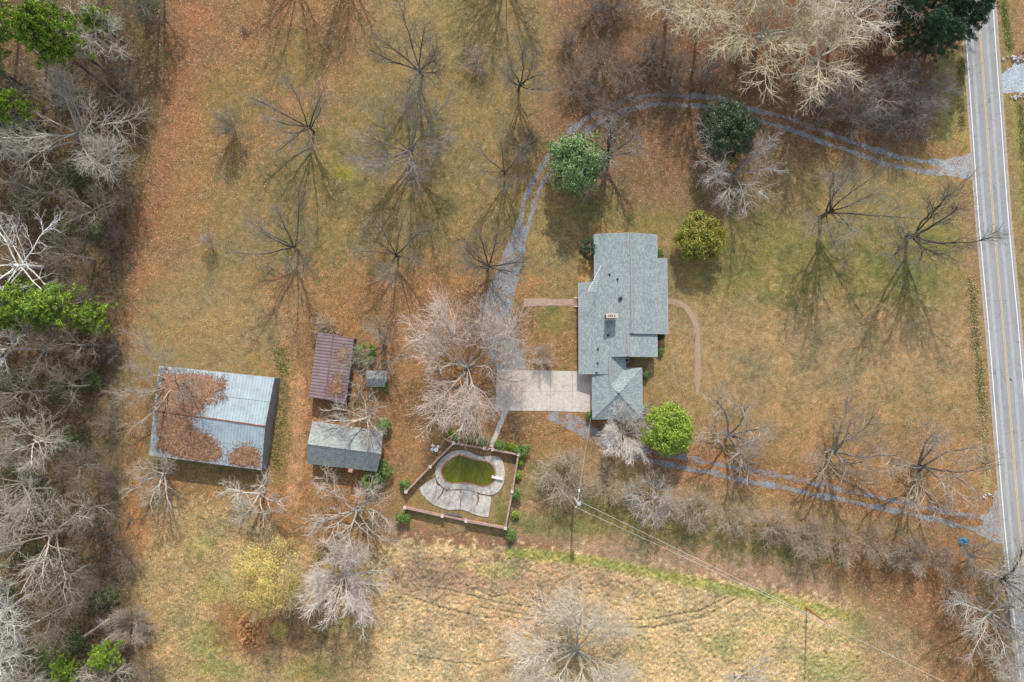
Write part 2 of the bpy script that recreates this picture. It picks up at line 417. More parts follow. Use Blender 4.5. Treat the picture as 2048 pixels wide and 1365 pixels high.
# house yard
lay(pmask([(1020, 380), (1330, 330), (1330, 470), (1190, 470), (1160, 740), (1040, 740), (1030, 600)], 20, 12), OLIVE * 0.6 + TAN * 0.4, 0.55, 0.25)
lay(pmask([(1030, 560), (1090, 560), (1095, 640), (1160, 650), (1155, 745), (1050, 745), (1022, 660)], 14, 12), ORANGE, 0.55, 0.5)
lay(blob(1170, 535, 14, 28), np.array([0.48, 0.31, 0.13]), 0.9, 0.05)
lay(pmask([(960, 820), (1170, 820), (1250, 900), (1100, 900), (1040, 960), (960, 900)], 16, 14), ORANGE * 0.9, 0.6, 0.45)
lay(pmask([(1180, 838), (1210, 838), (1300, 920), (1200, 880)], 8, 4), RED, 0.5, 0.5)
# front lawn
lay(pmask([(1340, 330), (1900, 380), (1970, 560), (1930, 640), (1340, 560)], 40, 35), OLIVE * 0.75 + TAN * 0.25, 0.7, 0.06)
for b in [(1180, 420, 50, 40), (1110, 640, 40, 30), (1450, 560, 60, 40), (1600, 520, 90, 60), (1780, 560, 90, 60), (1820, 520, 70, 50), (1500, 480, 60, 60), (1700, 480, 60, 40), (1880, 480, 50, 40), (1300, 430, 60, 40), (1570, 590, 50, 30)]:
    lay(blob(*b), OLIVE * 0.5 + GREEN * 0.5, 0.55, 0.06)
lay(pmask([(1350, 640), (1960, 620), (1960, 800), (1500, 800), (1350, 780)], 40, 30), TAN * 0.72 + PINK * 0.2 + OLIVE * .08, 0.8, 0.0)
lay(pmask([(1390, 800), (1960, 780), (1990, 1030), (1700, 980), (1380, 900)], 30, 25), TAN * 0.85 + ORANGE * 0.15, 0.85, 0.06)
lay(pmask([(1400, 860), (1960, 860), (1980, 1010), (1700, 975), (1400, 920)], 30, 20), ORANGE * .5 + TAN * .5, .6, .25)
lay(pmask([(1340, 880), (1990, 1000), (1990, 1070), (1700, 1030), (1300, 950), (1180, 905)], 12, 10), ORANGE, 0.75, 0.55)
# north wood
lay(pmask([(1060, -90), (1930, -90), (1900, 120), (1870, 300), (1500, 350), (1330, 400), (1210, 380), (1090, 350), (1080, 230), (1130, 60)], 30, 22), RED * 0.3 + BROWN * 0.5 + TAN * .2, 0.9, 0.35)
lay(pmask([(1200, 330), (1560, 320), (1600, 400), (1420, 440), (1250, 420)], 30, 22), BROWN * 0.7 + TAN * 0.3, 0.6, 0.3)
lay(pmask([(1240, -90), (1900, -90), (1760, 150), (1500, 170), (1350, 90)], 25, 20), RED * 0.6, 0.6, 0.4)
lay(pmask([(1875, 90), (1935, 60), (1945, 300), (1860, 320)], 12, 8), TAN * 0.6 + LIME * 0.4, 0.8, 0.1)
lay(pmask([(1850, 290), (1945, 270), (1945, 320), (1840, 325)], 8, 8), ORANGE, 0.5, 0.4)
# strip south of the lane
lay(pmask([(1040, 930), (1250, 920), (1700, 1040), (1960, 1090), (1960, 1240), (1650, 1200), (1200, 1120), (1020, 1100), (1030, 1000)], 25, 18), TAN * 0.65 + PINK * 0.35, 0.7, 0.16)
for b in [(1110, 1050, 80, 22), (1240, 1020, 70, 30), (1340, 1060, 80, 25), (1480, 1090, 80, 20), (1640, 1110, 80, 25), (1100, 960, 50, 40), (1430, 1130, 60, 14), (1290, 1100, 40, 12), (1200, 1050, 50, 18)]:
    lay(blob(*b), GREEN * 0.6 + OLIVE * 0.4, 0.6, 0.05)
lay(pmask([(1300, 1090), (1640, 1150), (1700, 1220), (1400, 1160), (1030, 1110), (1030, 1080)], 12, 10), PINK, 0.75, 0.05)
lay(pmask([(1640, 1075), (1960, 1070), (2000, 1365), (1860, 1420), (1800, 1240), (1680, 1160)], 25, 20), ORANGE * 0.9, 0.8, 0.5)
lay(pmask([(780, 1050), (1020, 1080), (1030, 1105), (800, 1085)], 12, 10), RED * 0.5 + PINK * 0.5, 0.7, 0.3)
lay(blob(1004, 1025, 14, 26, .2), GREEN * .8 + OLIVE * .2, .75, .05, 0, 0); lay(blob(985, 1050, 20, 8, .2), GREEN * .8 + OLIVE * .2, .6)
lay(pmask([(790, 1050), (1015, 1072), (1120, 1085), (1120, 1112), (1020, 1104), (790, 1092)], 10, 8), RED * .55 + BROWN * .3 + PINK * .15, .8, .25, 0, 0)
# rough field
fld = pmask([(745, 1120), (800, 1085), (1030, 1102), (1180, 1118), (1400, 1160), (1640, 1205), (1760, 1235), (1850, 1300), (1880, 1600), (700, 1600), (740, 1280)], 14, 16)
lay(fld, STRAW, 0.95, 0.0, 1.0, 1.0)
lay(fld * sst(N_big, 0.4, 1.8), STRAW * 0.8 + LIME * 0.2, 0.35); lay(fld * sst(-N_big + .4 * N_mid, 0.2, 1.8), PINK * 1.15, 0.4)
lay(fld * blob(1040, 1160, 230, 60), PINK, 0.6)
lay(fld * blob(1000, 1240, 200, 30), PINK * 1.1, 0.5); lay(fld * blob(870, 1150, 90, 40), PINK * 0.85, 0.7)
for b in [(990, 1140, 45, 16), (930, 1130, 18, 8), (1450, 1290, 60, 30), (1660, 1330, 90, 30), (1700, 1270, 60, 20), (1560, 1250, 60, 20)]:
    lay(fld * blob(*b), LIME * 0.7 + STRAW * 0.3, 0.6)
edge = pline([(1020, 1106), (1180, 1120), (1300, 1146), (1420, 1172), (1560, 1200), (1650, 1222), (1720, 1240)], 15, 3)
lay(edge, LIME * .95, 0.8, 0.0, 0.8)
lay(fld * blob(1040, 1330, 60, 60), DIRT, 0.5, None, 0.3)
lay(pmask([(1700, 1225), (1900, 1240), (1980, 1600), (1780, 1600), (1740, 1350)], 50, 25), BROWN * .5 + TAN * .5, .75, .25, .2)
lay(fld * blob(1790, 1330, 60, 60), BROWN * 0.5 + STRAW * 0.5, 0.6, 0.2)
# south west
sw = pmask([(300, 990), (480, 1010), (520, 1080), (760, 1110), (750, 1600), (290, 1600), (260, 1200)], 18, 14)
lay(sw, STRAW * 0.5 + OLIVE * 0.3 + ORANGE * 0.2, 0.85, 0.22, 0.6, 0.8)
for b in [(400, 1090, 26, 18), (430, 1180, 40, 30), (420, 1280, 40, 40), (440, 1340, 60, 20), (620, 1340, 50, 25), (650, 1250, 50, 25)]:
    lay(sw * blob(*b), LIME * 0.8 + GREEN * 0.2, 0.6)
lay(blob(490, 1250, 60, 60), ORANGE * 0.9, 0.8, 0.3, 0.2); lay(blob(600, 1260, 80, 40), RED * 0.6 + BROWN * 0.4, 0.7, 0.3)
lay(blob(650, 1330, 60, 60), BROWN * 0.6 + OLIVE * 0.4, 0.5, 0.2)
lay(blob(556, 1262, 18, 18, 0.1, 0.15), np.array([0.33, 0.25, 0.09]), 0.9, 0.0, 0.0, 0.0)
lay(blob(270, 1060, 30, 60), np.array([0.40, 0.19, 0.09]), 0.6, 0.4, 0.3)
# west wood floor
fo = pmask([(345, -90), (335, 130), (300, 330), (262, 440), (248, 620), (225, 720), (200, 800), (195, 900), (235, 1050), (268, 1190), (290, 1365), (290, 1600), (-900, 1600), (-900, -90)], 18, 16)
lay(fo, BROWN * 0.6 + DARK * 0.3 + GREEN * .1, 0.95, 0.4, 0.15, 0.3)
lay(fo * sst(N_big + .5 * N_mid, .1, 1.4), GREEN * .4 + DARK * .4, .6)
for b in [(60, 60, 60, 30), (100, 720, 80, 30), (80, 1180, 90, 30), (240, 640, 20, 30), (60, 940, 70, 20)]:
    lay(fo * blob(*b), ORANGE * 0.85, 0.5, 0.6)
for b in [(150, 350, 60, 50), (50, 960, 60, 30), (110, 1320, 60, 60), (210, 1190, 40, 40), (60, 270, 40, 30), (140, 440, 40, 40), (130, 770, 40, 25)]:
    lay(fo * blob(*b), GREEN * 0.45 + DARK * 0.3, 0.65, 0.3)
# road margins
lay(pmask([(1926, -90), (1935, 300), (1985, 900), (2010, 1110), (1990, 1110), (1950, 900), (1915, 300), (1905, -90)], 6, 4), TAN * 0.7 + RED * 0.3, 0.6, 0.2)
lay(pmask([(1985, -90), (2060, 500), (2080, 1600), (2500, 1600), (2500, -90)], 8, 3), TAN * 0.6 + RED * 0.4, 0.8, 0.2)
lay(pline([(2003, -20), (2012, 60), (2018, 105)], 10, 2), LIME, 0.7); lay(pline([(2030, 200), (2045, 350), (2060, 500)], 12, 2), LIME * 0.8, 0.7)
lay(pline([(1925, 130), (1922, 220), (1930, 300)], 7, 2), LIME * 0.8, 0.6)
lay(pline([(1944, 560), (1960, 780), (1975, 980)], 8, 3), LIME * 0.4 + STRAW * 0.6, 0.7, 0, 0.4)
lay(pmask([(1180, 60), (1184, 60)] + [(1185, 61)], 1, 0), TAN, 0.0)
# patchy thatch: tone and hue wander at several sizes
_k = (1 + 0.075 * N_sm + 0.08 * N_mid + 0.05 * N_big)[..., None]
col = col * np.clip(_k, .55, 1.6) * (1 + np.stack([0.05 * N_str + .04 * N_big, 0 * N_str, -0.05 * N_str], -1))
_l = col.mean(-1, keepdims=True); col = np.clip(col * 1.06 - _l * .06, .01, 1)
# grid heights
Z = tuf * .62 * (0.13 * fft_noise(0.7, 1.3, 0.7, 1.3, 11) + 0.06 * fft_noise(1.6, 5.0, 0.6, 1.5, 12) + 0.07 * fft_noise(0.5, 0.8, .9, 1.2, 13))
for tr in ([(960, 1215), (1060, 1232), (1200, 1240), (1300, 1240), (1400, 1222), (1455, 1195)], [(1000, 1232), (1080, 1248), (1210, 1256), (1310, 1256), (1410, 1235), (1470, 1200)],
           [(820, 1172), (900, 1180), (990, 1205), (1060, 1215)], [(810, 1190), (880, 1215), (960, 1235), (1020, 1240)], [(820, 1310), (900, 1325), (960, 1330), (1020, 1315)],
           [(930, 1170), (985, 1195), (1010, 1190)]):
    g = pline(tr, 2.6, .7) * fld; Z -= 0.24 * g; lay(g, STRAW * 0.6, 0.5); rim_highlight = pline([(a_, b_ - 4) for a_, b_ in tr], 3, .7) * fld; lay(rim_highlight, STRAW * 1.2, 0.5)  # darker grooves, with a bright rim highlight painted into the straw beside each
inner = (X > -113) & (X < 113) & (Y > -65) & (Y < 85)
Z = np.where(inner, Z, 0)
_d = np.maximum(np.maximum(-114 - X, X - 114), np.maximum(-66 - Y, Y - 86)); _o = sst(_d, 0, 20)[..., None]
col = col * (1 - _o) + (TAN * .5 + OLIVE * .3 + BROWN * .2) * _o; lit = lit * (1 - _o[..., 0]) + .15 * _o[..., 0]
Z += 0.0
V = np.stack([X, Y, Z], -1).reshape(-1, 3)
idx = np.arange(NX * NY).reshape(NY, NX)
F = np.stack([idx[:-1, :-1], idx[:-1, 1:], idx[1:, 1:], idx[1:, :-1]], -1).reshape(-1, 4)
me = np_mesh('ground', V, [F], M['ground'], True)
ca = me.color_attributes.new('gcol', 'FLOAT_COLOR', 'POINT')
ca.data.foreach_set('color', np.concatenate([np.clip(col, 0, 1), np.ones(PX.shape + (1,))], -1).astype(np.float32).ravel())
cb = me.color_attributes.new('gaux', 'FLOAT_COLOR', 'POINT')
cb.data.foreach_set('color', np.stack([np.clip(lit, 0, 1), tuf, stk, np.ones(PX.shape)], -1).astype(np.float32).ravel())
tag(link_mesh('ground', me), kind='structure')

# ------------------------------------------------------------------ roads, paths
rr = random.Random(3)
def resample(pts, step):
    P = [Vector(p) for p in pts]; o = [P[0]]
    for a, b in zip(P[:-1], P[1:]):
        n = max(1, int((b - a).length / step))
        for i in range(1, n + 1): o.append(a.lerp(b, i / n))
    return o
def smooth_pts(pts, it=2):
    P = [Vector(p) for p in pts]
    for _ in range(it):
        Q = [P[0]]
        for a, b in zip(P[:-1], P[1:]): Q += [a.lerp(b, .25), a.lerp(b, .75)]
        Q.append(P[-1]); P = Q
    return P
def strip(name, pts, width, mat, z, jit=0.0, off=0.0, step=0.35, kind='structure', label=None):
    P = resample(smooth_pts([G(p[0], p[1], 0) for p in pts]), step)
    V = []; n = len(P)
    jl = [rr.gauss(0, jit) for _ in range(n)]; jr = [rr.gauss(0, jit) for _ in range(n)]
    lowl = rr.gauss(0, jit); 
    for i, p in enumerate(P):
        d = (P[min(i + 1, n - 1)] - P[max(i - 1, 0)]).normalized(); s = Vector((-d.y, d.x, 0))
        wdt = width(i / n) if callable(width) else width
        a = (jl[i] + jl[max(0, i - 1)]) * 0.6 + jit * 1.2 * math.sin(i * 0.21 + lowl * 30)
        b = (jr[i] + jr[max(0, i - 1)]) * 0.6 + jit * 1.2 * math.sin(i * 0.17 + 2)
        q = p + s * off
        V += [tuple((q + s * (wdt / 2 + a)).xy) + (z,), tuple((q - s * (wdt / 2 + b)).xy) + (z,)]
    F = [[2 * i, 2 * i + 1, 2 * i + 3, 2 * i + 2] for i in range(n - 1)]
    me = bpy.data.meshes.new(name); me.from_pydata(V, [], [f[::-1] for f in F]); me.materials.append(mat)
    bm = bmesh.new(); bm.from_mesh(me); bmesh.ops.recalc_face_normals(bm, faces=bm.faces)
    for f in bm.faces:
        if f.normal.z < 0: f.normal_flip()
    bm.to_mesh(me); bm.free()
    o = link_mesh(name, me); tag(o, label, None, None, kind); return o
def patch(name, pts, mat, z, jit=0.0, step=0.5, kind='structure', px=True, sm=0, thick=0.0, parent=None, origin=None):
    P = [G(p[0], p[1], 0) if px else Vector(p) for p in pts]
    if sm: 
        P = P + [P[0]]; P = smooth_pts(P, sm)[:-1]
    P = resample(P + [P[0]], step)[:-1]
    o0 = Vector(origin) if origin else Vector((0, 0, 0))
    mb = MB(o0)
    T = [Vector((p.x + rr.gauss(0, jit), p.y + rr.gauss(0, jit), z)) for p in P]
    if thick: mb.prism(T, thick)
    else: mb.add(T, [list(range(len(T)))])
    o = mb.build(name, mat, parent)
    for p in o.data.polygons: pass
    if not thick:
        bm = bmesh.new(); bm.from_mesh(o.data)
        for f in bm.faces:
            if f.normal.z < 0: f.normal_flip()
        bm.to_mesh(o.data); bm.free()
    if kind and parent is None: tag(o, kind=kind)
    return o

# county road : measured left / right edge lines
RL = [(1924, -60), (1930.6, 60), (1941, 200), (1954, 400), (1962.6, 500), (1979, 680), (1986.8, 780), (2007.3, 1040), (2018, 1140), (2030, 1260), (2042, 1365), (2052, 1460)]
LP = [G2(p) for p in RL]
def ext(P, d0, d1):
    a = P[0] + (P[0] - P[1]).normalized() * d0; b = P[-1] + (P[-1] - P[-2]).normalized() * d1
    return [a] + P + [b]
LP = ext(LP, 600, 600)
def offs(P, o):
    R = []
    for i, p in enumerate(P):
        d = (P[min(i + 1, len(P) - 1)] - P[max(i - 1, 0)]).normalized(); R.append(p + Vector((-d.y, d.x, 0)) * o)
    return R
def band(name, P, o0, o1, z, mat, parent=None):
    A = offs(P, o0); B = offs(P, o1); n = len(P)
    V = [(a.x, a.y, z) for a in A] + [(b.x, b.y, z) for b in B]
    me = bpy.data.meshes.new(name); me.from_pydata(V, [], [[i, i + 1, n + i + 1, n + i] for i in range(n - 1)])
    bm = bmesh.new(); bm.from_mesh(me)
    for f in bm.faces:
        f.normal_update()
        if f.normal.z < 0: f.normal_flip()
    bm.to_mesh(me); bm.free(); me.materials.append(mat)
    o = link_mesh(name, me, parent); 
    if parent is None: tag(o, kind='structure')
    return o
LPs = [LP[0]] + smooth_pts(LP[1:-1], 2) + [LP[-1]]
band('road_shoulder', LPs, -0.75, 6.75, 0.02, simple('shoulder', (0.36, 0.29, 0.23), 0.3, 2.5, scale2=9))
band('road', LPs, -0.35, 6.35, 0.035, M['asphalt'])
band('road_edge_marking', LPs, -0.07, 0.09, 0.04, M['line_w']); band('road_edge_marking', LPs, 5.9, 6.06, 0.04, M['line_w'])
band('road_centre_marking', LPs, 2.78, 2.9, 0.04, M['line_y']); band('road_centre_marking', LPs, 3.05, 3.17, 0.04, M['line_y'])
band('road_wheel_wear', LPs, 0.9, 1.5, 0.038, simple('asphalt_worn', (0.34, 0.35, 0.35), 0.12, 1.2, scale2=14))
band('road_wheel_wear', LPs, 4.1, 4.7, 0.038, simple('asphalt_worn_b', (0.33, 0.34, 0.345), 0.12, 1.2, scale2=14))

ND = [(1880, 336), (1850, 334), (1800, 326), (1750, 311), (1700, 294), (1650, 275), (1600, 256), (1550, 241), (1500, 226), (1450, 211), (1400, 202), (1350, 199), (1290, 201),
      (1240, 214), (1200, 232), (1165, 256), (1130, 290), (1100, 326), (1079, 359), (1061, 400), (1048, 440), (1038, 470)]
wv_ = lambda a: (lambda t: 0.95 + .22 * math.sin(t * 31 + a) * math.sin(t * 13 + 2 * a) + .12 * math.sin(t * 90 + a))
strip('north_driveway_track', ND, wv_(0), M['gravel'], 0.018, 0.13, 1.02)
strip('north_driveway_track', ND, wv_(2), M['gravel'], 0.018, 0.13, -1.02)
patch('driveway_apron', [(1948, 300), (1942, 305), (1925, 312), (1890, 318), (1862, 318), (1855, 328), (1868, 334), (1885, 336), (1868, 340), (1862, 350), (1900, 352), (1930, 358), (1950, 362)], gravel_mat('pale_gravel', (0.31, 0.33, 0.335), 0.18), 0.012, 0.1)
patch('driveway', [(1030, 450), (1056, 452), (1049, 500), (1040, 545), (1028, 590), (1022, 640), (1035, 680), (1054, 738), (995, 742), (970, 700), (955, 650), (965, 600), (985, 560), (1006, 510)], M['gravel'], 0.014, 0.1)
patch('driveway', [(1091, 824), (1120, 822), (1147, 828), (1175, 846), (1216, 874), (1262, 898), (1250, 912), (1209, 900), (1189, 888), (1150, 866), (1128, 854), (1100, 842)], gravel_mat('thin_gravel', (0.25, 0.25, 0.25), 0.35), 0.016, 0.1)
strip('south_driveway_track', [(1222, 902), (1293, 920), (1371, 937), (1438, 950), (1519, 967), (1601, 983), (1702, 1004), (1803, 1025), (1904, 1047), (1960, 1062)], wv_(1), M['gravel'], 0.024, 0.11)
strip('south_driveway_track', [(1240, 892), (1300, 902), (1367, 914), (1438, 930), (1519, 942), (1601, 961), (1702, 984), (1803, 1004), (1904, 1026), (1960, 1036)], wv_(3), gravel_mat('leafy_gravel', (0.22, 0.225, 0.235), 0.45), 0.021, 0.09)
patch('driveway_apron', [(1950, 1030), (1975, 1028), (1985, 1012), (1990, 980), (2000, 985), (2012, 1090), (2006, 1092), (1985, 1082), (1955, 1068), (1945, 1055), (1965, 1050), (1968, 1042)], gravel_mat('apron_gravel', (0.28, 0.29, 0.29), 0.2), 0.012, 0.1)
patch('neighbour_driveway', [(2003, 150), (2030, 128), (2120, 120), (2120, 190), (2030, 184), (2004, 188)], gravel_mat('blue_gravel', (0.36, 0.42, 0.45), 0.05), 0.012, 0.08)
# concrete parking pad with joints
pad = [(994, 739), (1060, 741), (1180, 743), (1186, 752), (1186, 825), (1100, 822), (1010, 822), (990, 822)]
patch('parking_pad', pad, M['concrete'], 0.06, 0.02, 1.0, thick=0.08)
def seam(name, a, b, w, z, mat): return strip(name, [a, b], w, mat, z, 0.0)
M['seam'] = simple('joint_dirt', (0.3, 0.24, 0.19), 0.3, 5)
seam('parking_pad_joint', (1102, 742), (1100, 822), 0.06, 0.064, M['seam']); seam('parking_pad_joint', (1145, 743), (1144, 823), 0.08, 0.064, M['seam'])
seam('parking_pad_joint', (1045, 741), (1043, 822), 0.05, 0.064, M['seam']); seam('parking_pad_joint', (994, 782), (1186, 784), 0.05, 0.066, M['seam'])
strip('pool_walk', [(1012, 820), (1004, 840), (991, 872), (982, 894)], 0.95, M['concrete'], 0.03, 0.03)
strip('brick_walk', [(1048, 605), (1080, 605), (1150, 605)], 1.45, M['walk'], 0.02, 0.06)
strip('brick_walk', [(1333, 603), (1352, 604), (1372, 614), (1386, 634), (1394, 660), (1397, 700), (1396, 745), (1394, 790)], lambda t: 1.15 if t < .6 else 1.15 - (t - .6) * 1.2, M['walk_worn'], 0.02, 0.1)

# ------------------------------------------------------------------ buildings
def wall_block(mb, corners_xy, ztops, z0=0.0):
    n = len(corners_xy)
    T = [Vector((c[0], c[1], z)) for c, z in zip(corners_xy, ztops)]; B = [Vector((c[0], c[1], z0)) for c in corners_xy]
    mb.hull(B, T)

# ---- brick ranch house: plan in metres from eave measurements
def E(px, py, z): return G(px, py, z)
HB = G(1250, 650, 0)
house = empty('brick_house', HB)
tag(house, 'long one-storey brick house with grey-green shingle roofs of several levels and a brick chimney', 'house')
zr, sl = 4.75, 0.235
XR = G(1264, 600, zr).x
def zmain(x): return zr - sl * (XR - x)
def zright(x, xr, z0): return z0 - sl * 1.3 * (x - xr)
def EX(px, z): return G(px, 640, z).x
def EY(py, z): return G(1200, py, z).y
xl1 = EX(1190, 3.0); xl2 = EX(1158, 2.3)
def quadz(pts): return [Vector(p) for p in pts]
roof_th = 0.18
def roofpart(name, polys, mat, parent):
    mb = MB(HB)
    for p in polys: mb.prism(p, roof_th)
    return mb.build(name, mat, parent)
yN = EY(468, 3.6); y1 = EY(515, 3.6); y2 = EY(565, 2.6); y3 = EY(668, 3.6); y4 = EY(714, 3.6); y5 = EY(749, 2.6)
xrA = EX(1258, 4.6); zA = zmain(xrA); xrC = EX(1256, 4.6); zC = zmain(xrC)
xA = EX(1316, 3.0); xB = EX(1336, 3.0); xC = EX(1314, 3.0); xg = EX(1222, 3.6)
# west plane of the main roof, cut by the steps of the ridge
wp = [(xl1, yN), (xrA, yN), (xrA, y1), (XR, y1), (XR, y3), (xrC, y3), (xrC, y4), (xg, y4), (xg - 0.3, y5), (xl2, y5), (xl2, y2), (xl1, y2)]
P_w = [Vector((x, y, zmain(x))) for x, y in wp]
P_a = [Vector((xrA, yN, zA)), Vector((xA, yN, zright(xA, xrA, zA))), Vector((xA, y1, zright(xA, xrA, zA))), Vector((xrA, y1, zA))]
P_b = [Vector((XR, y1, zr)), Vector((xB, y1, zright(xB, XR, zr))), Vector((xB, y3, zright(xB, XR, zr))), Vector((XR, y3, zr))]
P_c = [Vector((xrC, y3, zC)), Vector((xC, y3, zright(xC, xrC, zC))), Vector((xC, y4, zright(xC, xrC, zC))), Vector((xrC, y4, zC))]
def lower(P, dz): return [p - Vector((0, 0, dz)) for p in P]
rf = roofpart('roof', [P_w, P_a, P_b, P_c], M['roof'], house)
# garage wing roof
ze = 2.55; gs = 0.37
gx0 = EX(1184, ze); gx1 = EX(1283, ze); gy0 = EY(839, ze); gy1 = EY(736, ze); cx1 = EX(1251, ze)
hw = (gx1 - gx0) / 2; za = ze + gs * hw; ax = (gx0 + gx1) / 2; ay = (gy0 + gy1) / 2
rx = (gx0 + cx1) / 2; rz_ = ze + gs * (rx - gx0)
q = Vector((rx, gy1 - (rx - gx0) * (gy1 - ay) / hw, rz_))
apex = Vector((ax, ay, za)); NWm = Vector((gx0, y5 + 0.6, ze)); Rn = Vector((rx, y4 + 0.3, rz_))
SWc = Vector((gx0, gy0, ze)); SEc = Vector((gx1, gy0, ze)); NEc = Vector((gx1, gy1, ze)); CV = Vector((cx1, gy1, ze)); CN = Vector((cx1, y4 + 0.3, ze))
gr = MB(HB)
for p in ([SWc, apex, q, Rn, Vector((gx0, y4 + 0.3, ze))], [q, CV, CN, Rn], [q, apex, NEc, CV], [apex, SEc, NEc], [SWc, SEc, apex]):
    gr.prism(p, roof_th)
gr.build('garage_roof', M['roof_hip'], house)
# gable infill + walls
wm = MB(HB)
ov = 0.45
def wallpoly(x0, x1, ya, yb, z0f, z1f):
    wm.hull([Vector((x0, ya, 0)), Vector((x1, ya, 0)), Vector((x1, yb, 0)), Vector((x0, yb, 0))],
            [Vector((x0, ya, z0f)), Vector((x1, ya, z1f)), Vector((x1, yb, z1f)), Vector((x0, yb, z0f))])
e = 0.22
wallpoly(xl1 + ov, xrA, yN - ov, y1, zmain(xl1 + ov) - e, zA - e); wallpoly(xrA, xA - ov, yN - ov, y1, zA - e, zright(xA - ov, xrA, zA) - e)
wallpoly(xl1 + ov, XR, y1 - 0.02, y2, zmain(xl1 + ov) - e, zr - e); wallpoly(xl2 + 1.9, XR, y2 - 0.02, y3, zmain(xl2 + 1.9) - e, zr - e)
wallpoly(XR, xB - ov, y1 - 0.08, y3 + 0.04, zr - e, zright(xB - ov, XR, zr) - e)
wallpoly(xl2 + ov, xrC, y3 - 0.02, y4 + 0.06, zmain(xl2 + ov) - e, zC - e); wallpoly(xrC, xC - ov, y3 - 0.02, y4 + 0.06, zC - e, zright(xC - ov, xrC, zC) - e)
wallpoly(xl2 + ov, xg - 0.5, y4 + 0.02, y5 + ov, zmain(xl2 + ov) - e, zmain(xg - 0.5) - e)
wallpoly(gx0 + ov, gx1 - ov, gy0 + ov, gy1 - ov, ze - 0.03, ze - 0.03); wallpoly(gx0 + ov, cx1 - ov, gy1 - ov - 0.02, y4, ze - 0.03, ze - 0.03)
wm.build('wall', M['brick'], house)
# white fascia + gutters
fm = MB(HB)
def edge_board(a, b, dz=-0.1, r=0.07): fm.tube(Vector(a) + Vector((0, 0, dz)), Vector(b) + Vector((0, 0, dz)), r, r, 6)
edge_board(P_w[-3] + Vector((-.06, 0, 0)), P_w[-2] + Vector((-.06, 0, 0))); edge_board(P_w[-1] + Vector((-.06, 0, 0)), P_w[0] + Vector((-.06, 0, 0)))
edge_board(P_a[1] + Vector((.06, 0, 0)), P_a[2] + Vector((.06, 0, 0))); edge_board(P_b[1] + Vector((.06, 0, 0)), P_b[2] + Vector((.06, 0, 0))); edge_board(P_c[1] + Vector((.06, 0, 0)), P_c[2] + Vector((.06, 0, 0)))
edge_board(SWc, SEc); edge_board(SEc, NEc); edge_board(SWc, Vector((gx0, y5, ze)))
edge_board(P_b[2], P_b[3], -0.06, 0.05); edge_board(P_c[2], P_c[3], -0.06, 0.05)
edge_board(P_a[0], P_a[1], -0.06, 0.05); edge_board(P_w[0], P_w[1], -0.06, 0.05)
fm.build('fascia', simple('fascia_paint', (0.42, 0.43, 0.42), 0.1), house)
# ridge vents (weathered pale strip with dark edges)
rvm = simple('ridge_vent', (0.27, 0.275, 0.27), 0.25, 2.0)
def ridge(a, b, wv=0.42):
    a = Vector(a); b = Vector(b); d = (b - a).normalized(); s = Vector((-d.y, d.x, 0))
    mb = MB(HB); up = Vector((0, 0, 0.05))
    mb.prism([a - s * wv / 2 + up * .8, b - s * wv / 2 + up * .8, b + up * 1.9, a + up * 1.9], 0.05); mb.prism([a + up * 1.9, b + up * 1.9, b + s * wv / 2 + up * .8, a + s * wv / 2 + up * .8], 0.05)
    o = mb.build('ridge_vent', rvm, house)
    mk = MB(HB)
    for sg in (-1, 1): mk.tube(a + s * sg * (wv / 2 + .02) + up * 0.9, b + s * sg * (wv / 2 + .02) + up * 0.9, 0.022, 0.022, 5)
    mk.build('vent_edge', simple('vent_edge_brown', (0.16, 0.11, 0.10), 0.2, 5), o)  # thin brown edging along both sides of the vent
ridge((xrA, yN, zA), (xrA, y1 + 0.25, zA)); ridge((XR, y1 - 0.4, zr), (XR, y3 + .1, zr)); ridge((xrC, y3 - 0.1, zC), (xrC, y4 + .1, zC))
ridge((rx, y4 - .2, rz_), (rx, q.y + .5, rz_))
hips = MB(HB)
for a, b in ((SWc, apex), (SEc, apex), (NEc, apex), (q, apex)): hips.tube(a + Vector((0, 0, .01)), b + Vector((0, 0, .03)), 0.07, 0.07, 5)
hips.build('hip_cap', M['roof_hip'], house)
# chimney
def zroof(x): return zmain(x) if x < XR else zright(x, XR, zr)
cb0 = G(1221, 634, 4.2); zc0 = zmain(cb0.x); ch_h = 2.5
cm = MB(HB); cm.box((cb0.x, cb0.y, zc0 + ch_h / 2 - .3), 2.1, 0.75, ch_h + .6); chim = cm.build('chimney', M['brick'], house)
cc = MB(HB); cc.box((cb0.x, cb0.y, zc0 + ch_h + .05), 2.2, 0.86, 0.1); cap = cc.build('chimney_cap', simple('mortar_cap', (0.50, 0.42, 0.36), 0.12, 5), chim)
for dx in (-0.62, -0.28, 0.05, 0.5):
    fl = MB(HB); fl.box((cb0.x + dx, cb0.y, zc0 + ch_h + .115), 0.2, 0.36, 0.03); fl.build('flue', M['dark'], chim)
fsh = MB(HB); fsh.box((cb0.x, cb0.y - .5, zmain(cb0.x) + .03), 2.2, 0.3, 0.03, 0, Matrix.Rotation(-math.atan(sl), 3, 'Y')); fsh.build('flashing', M['galv'], chim)
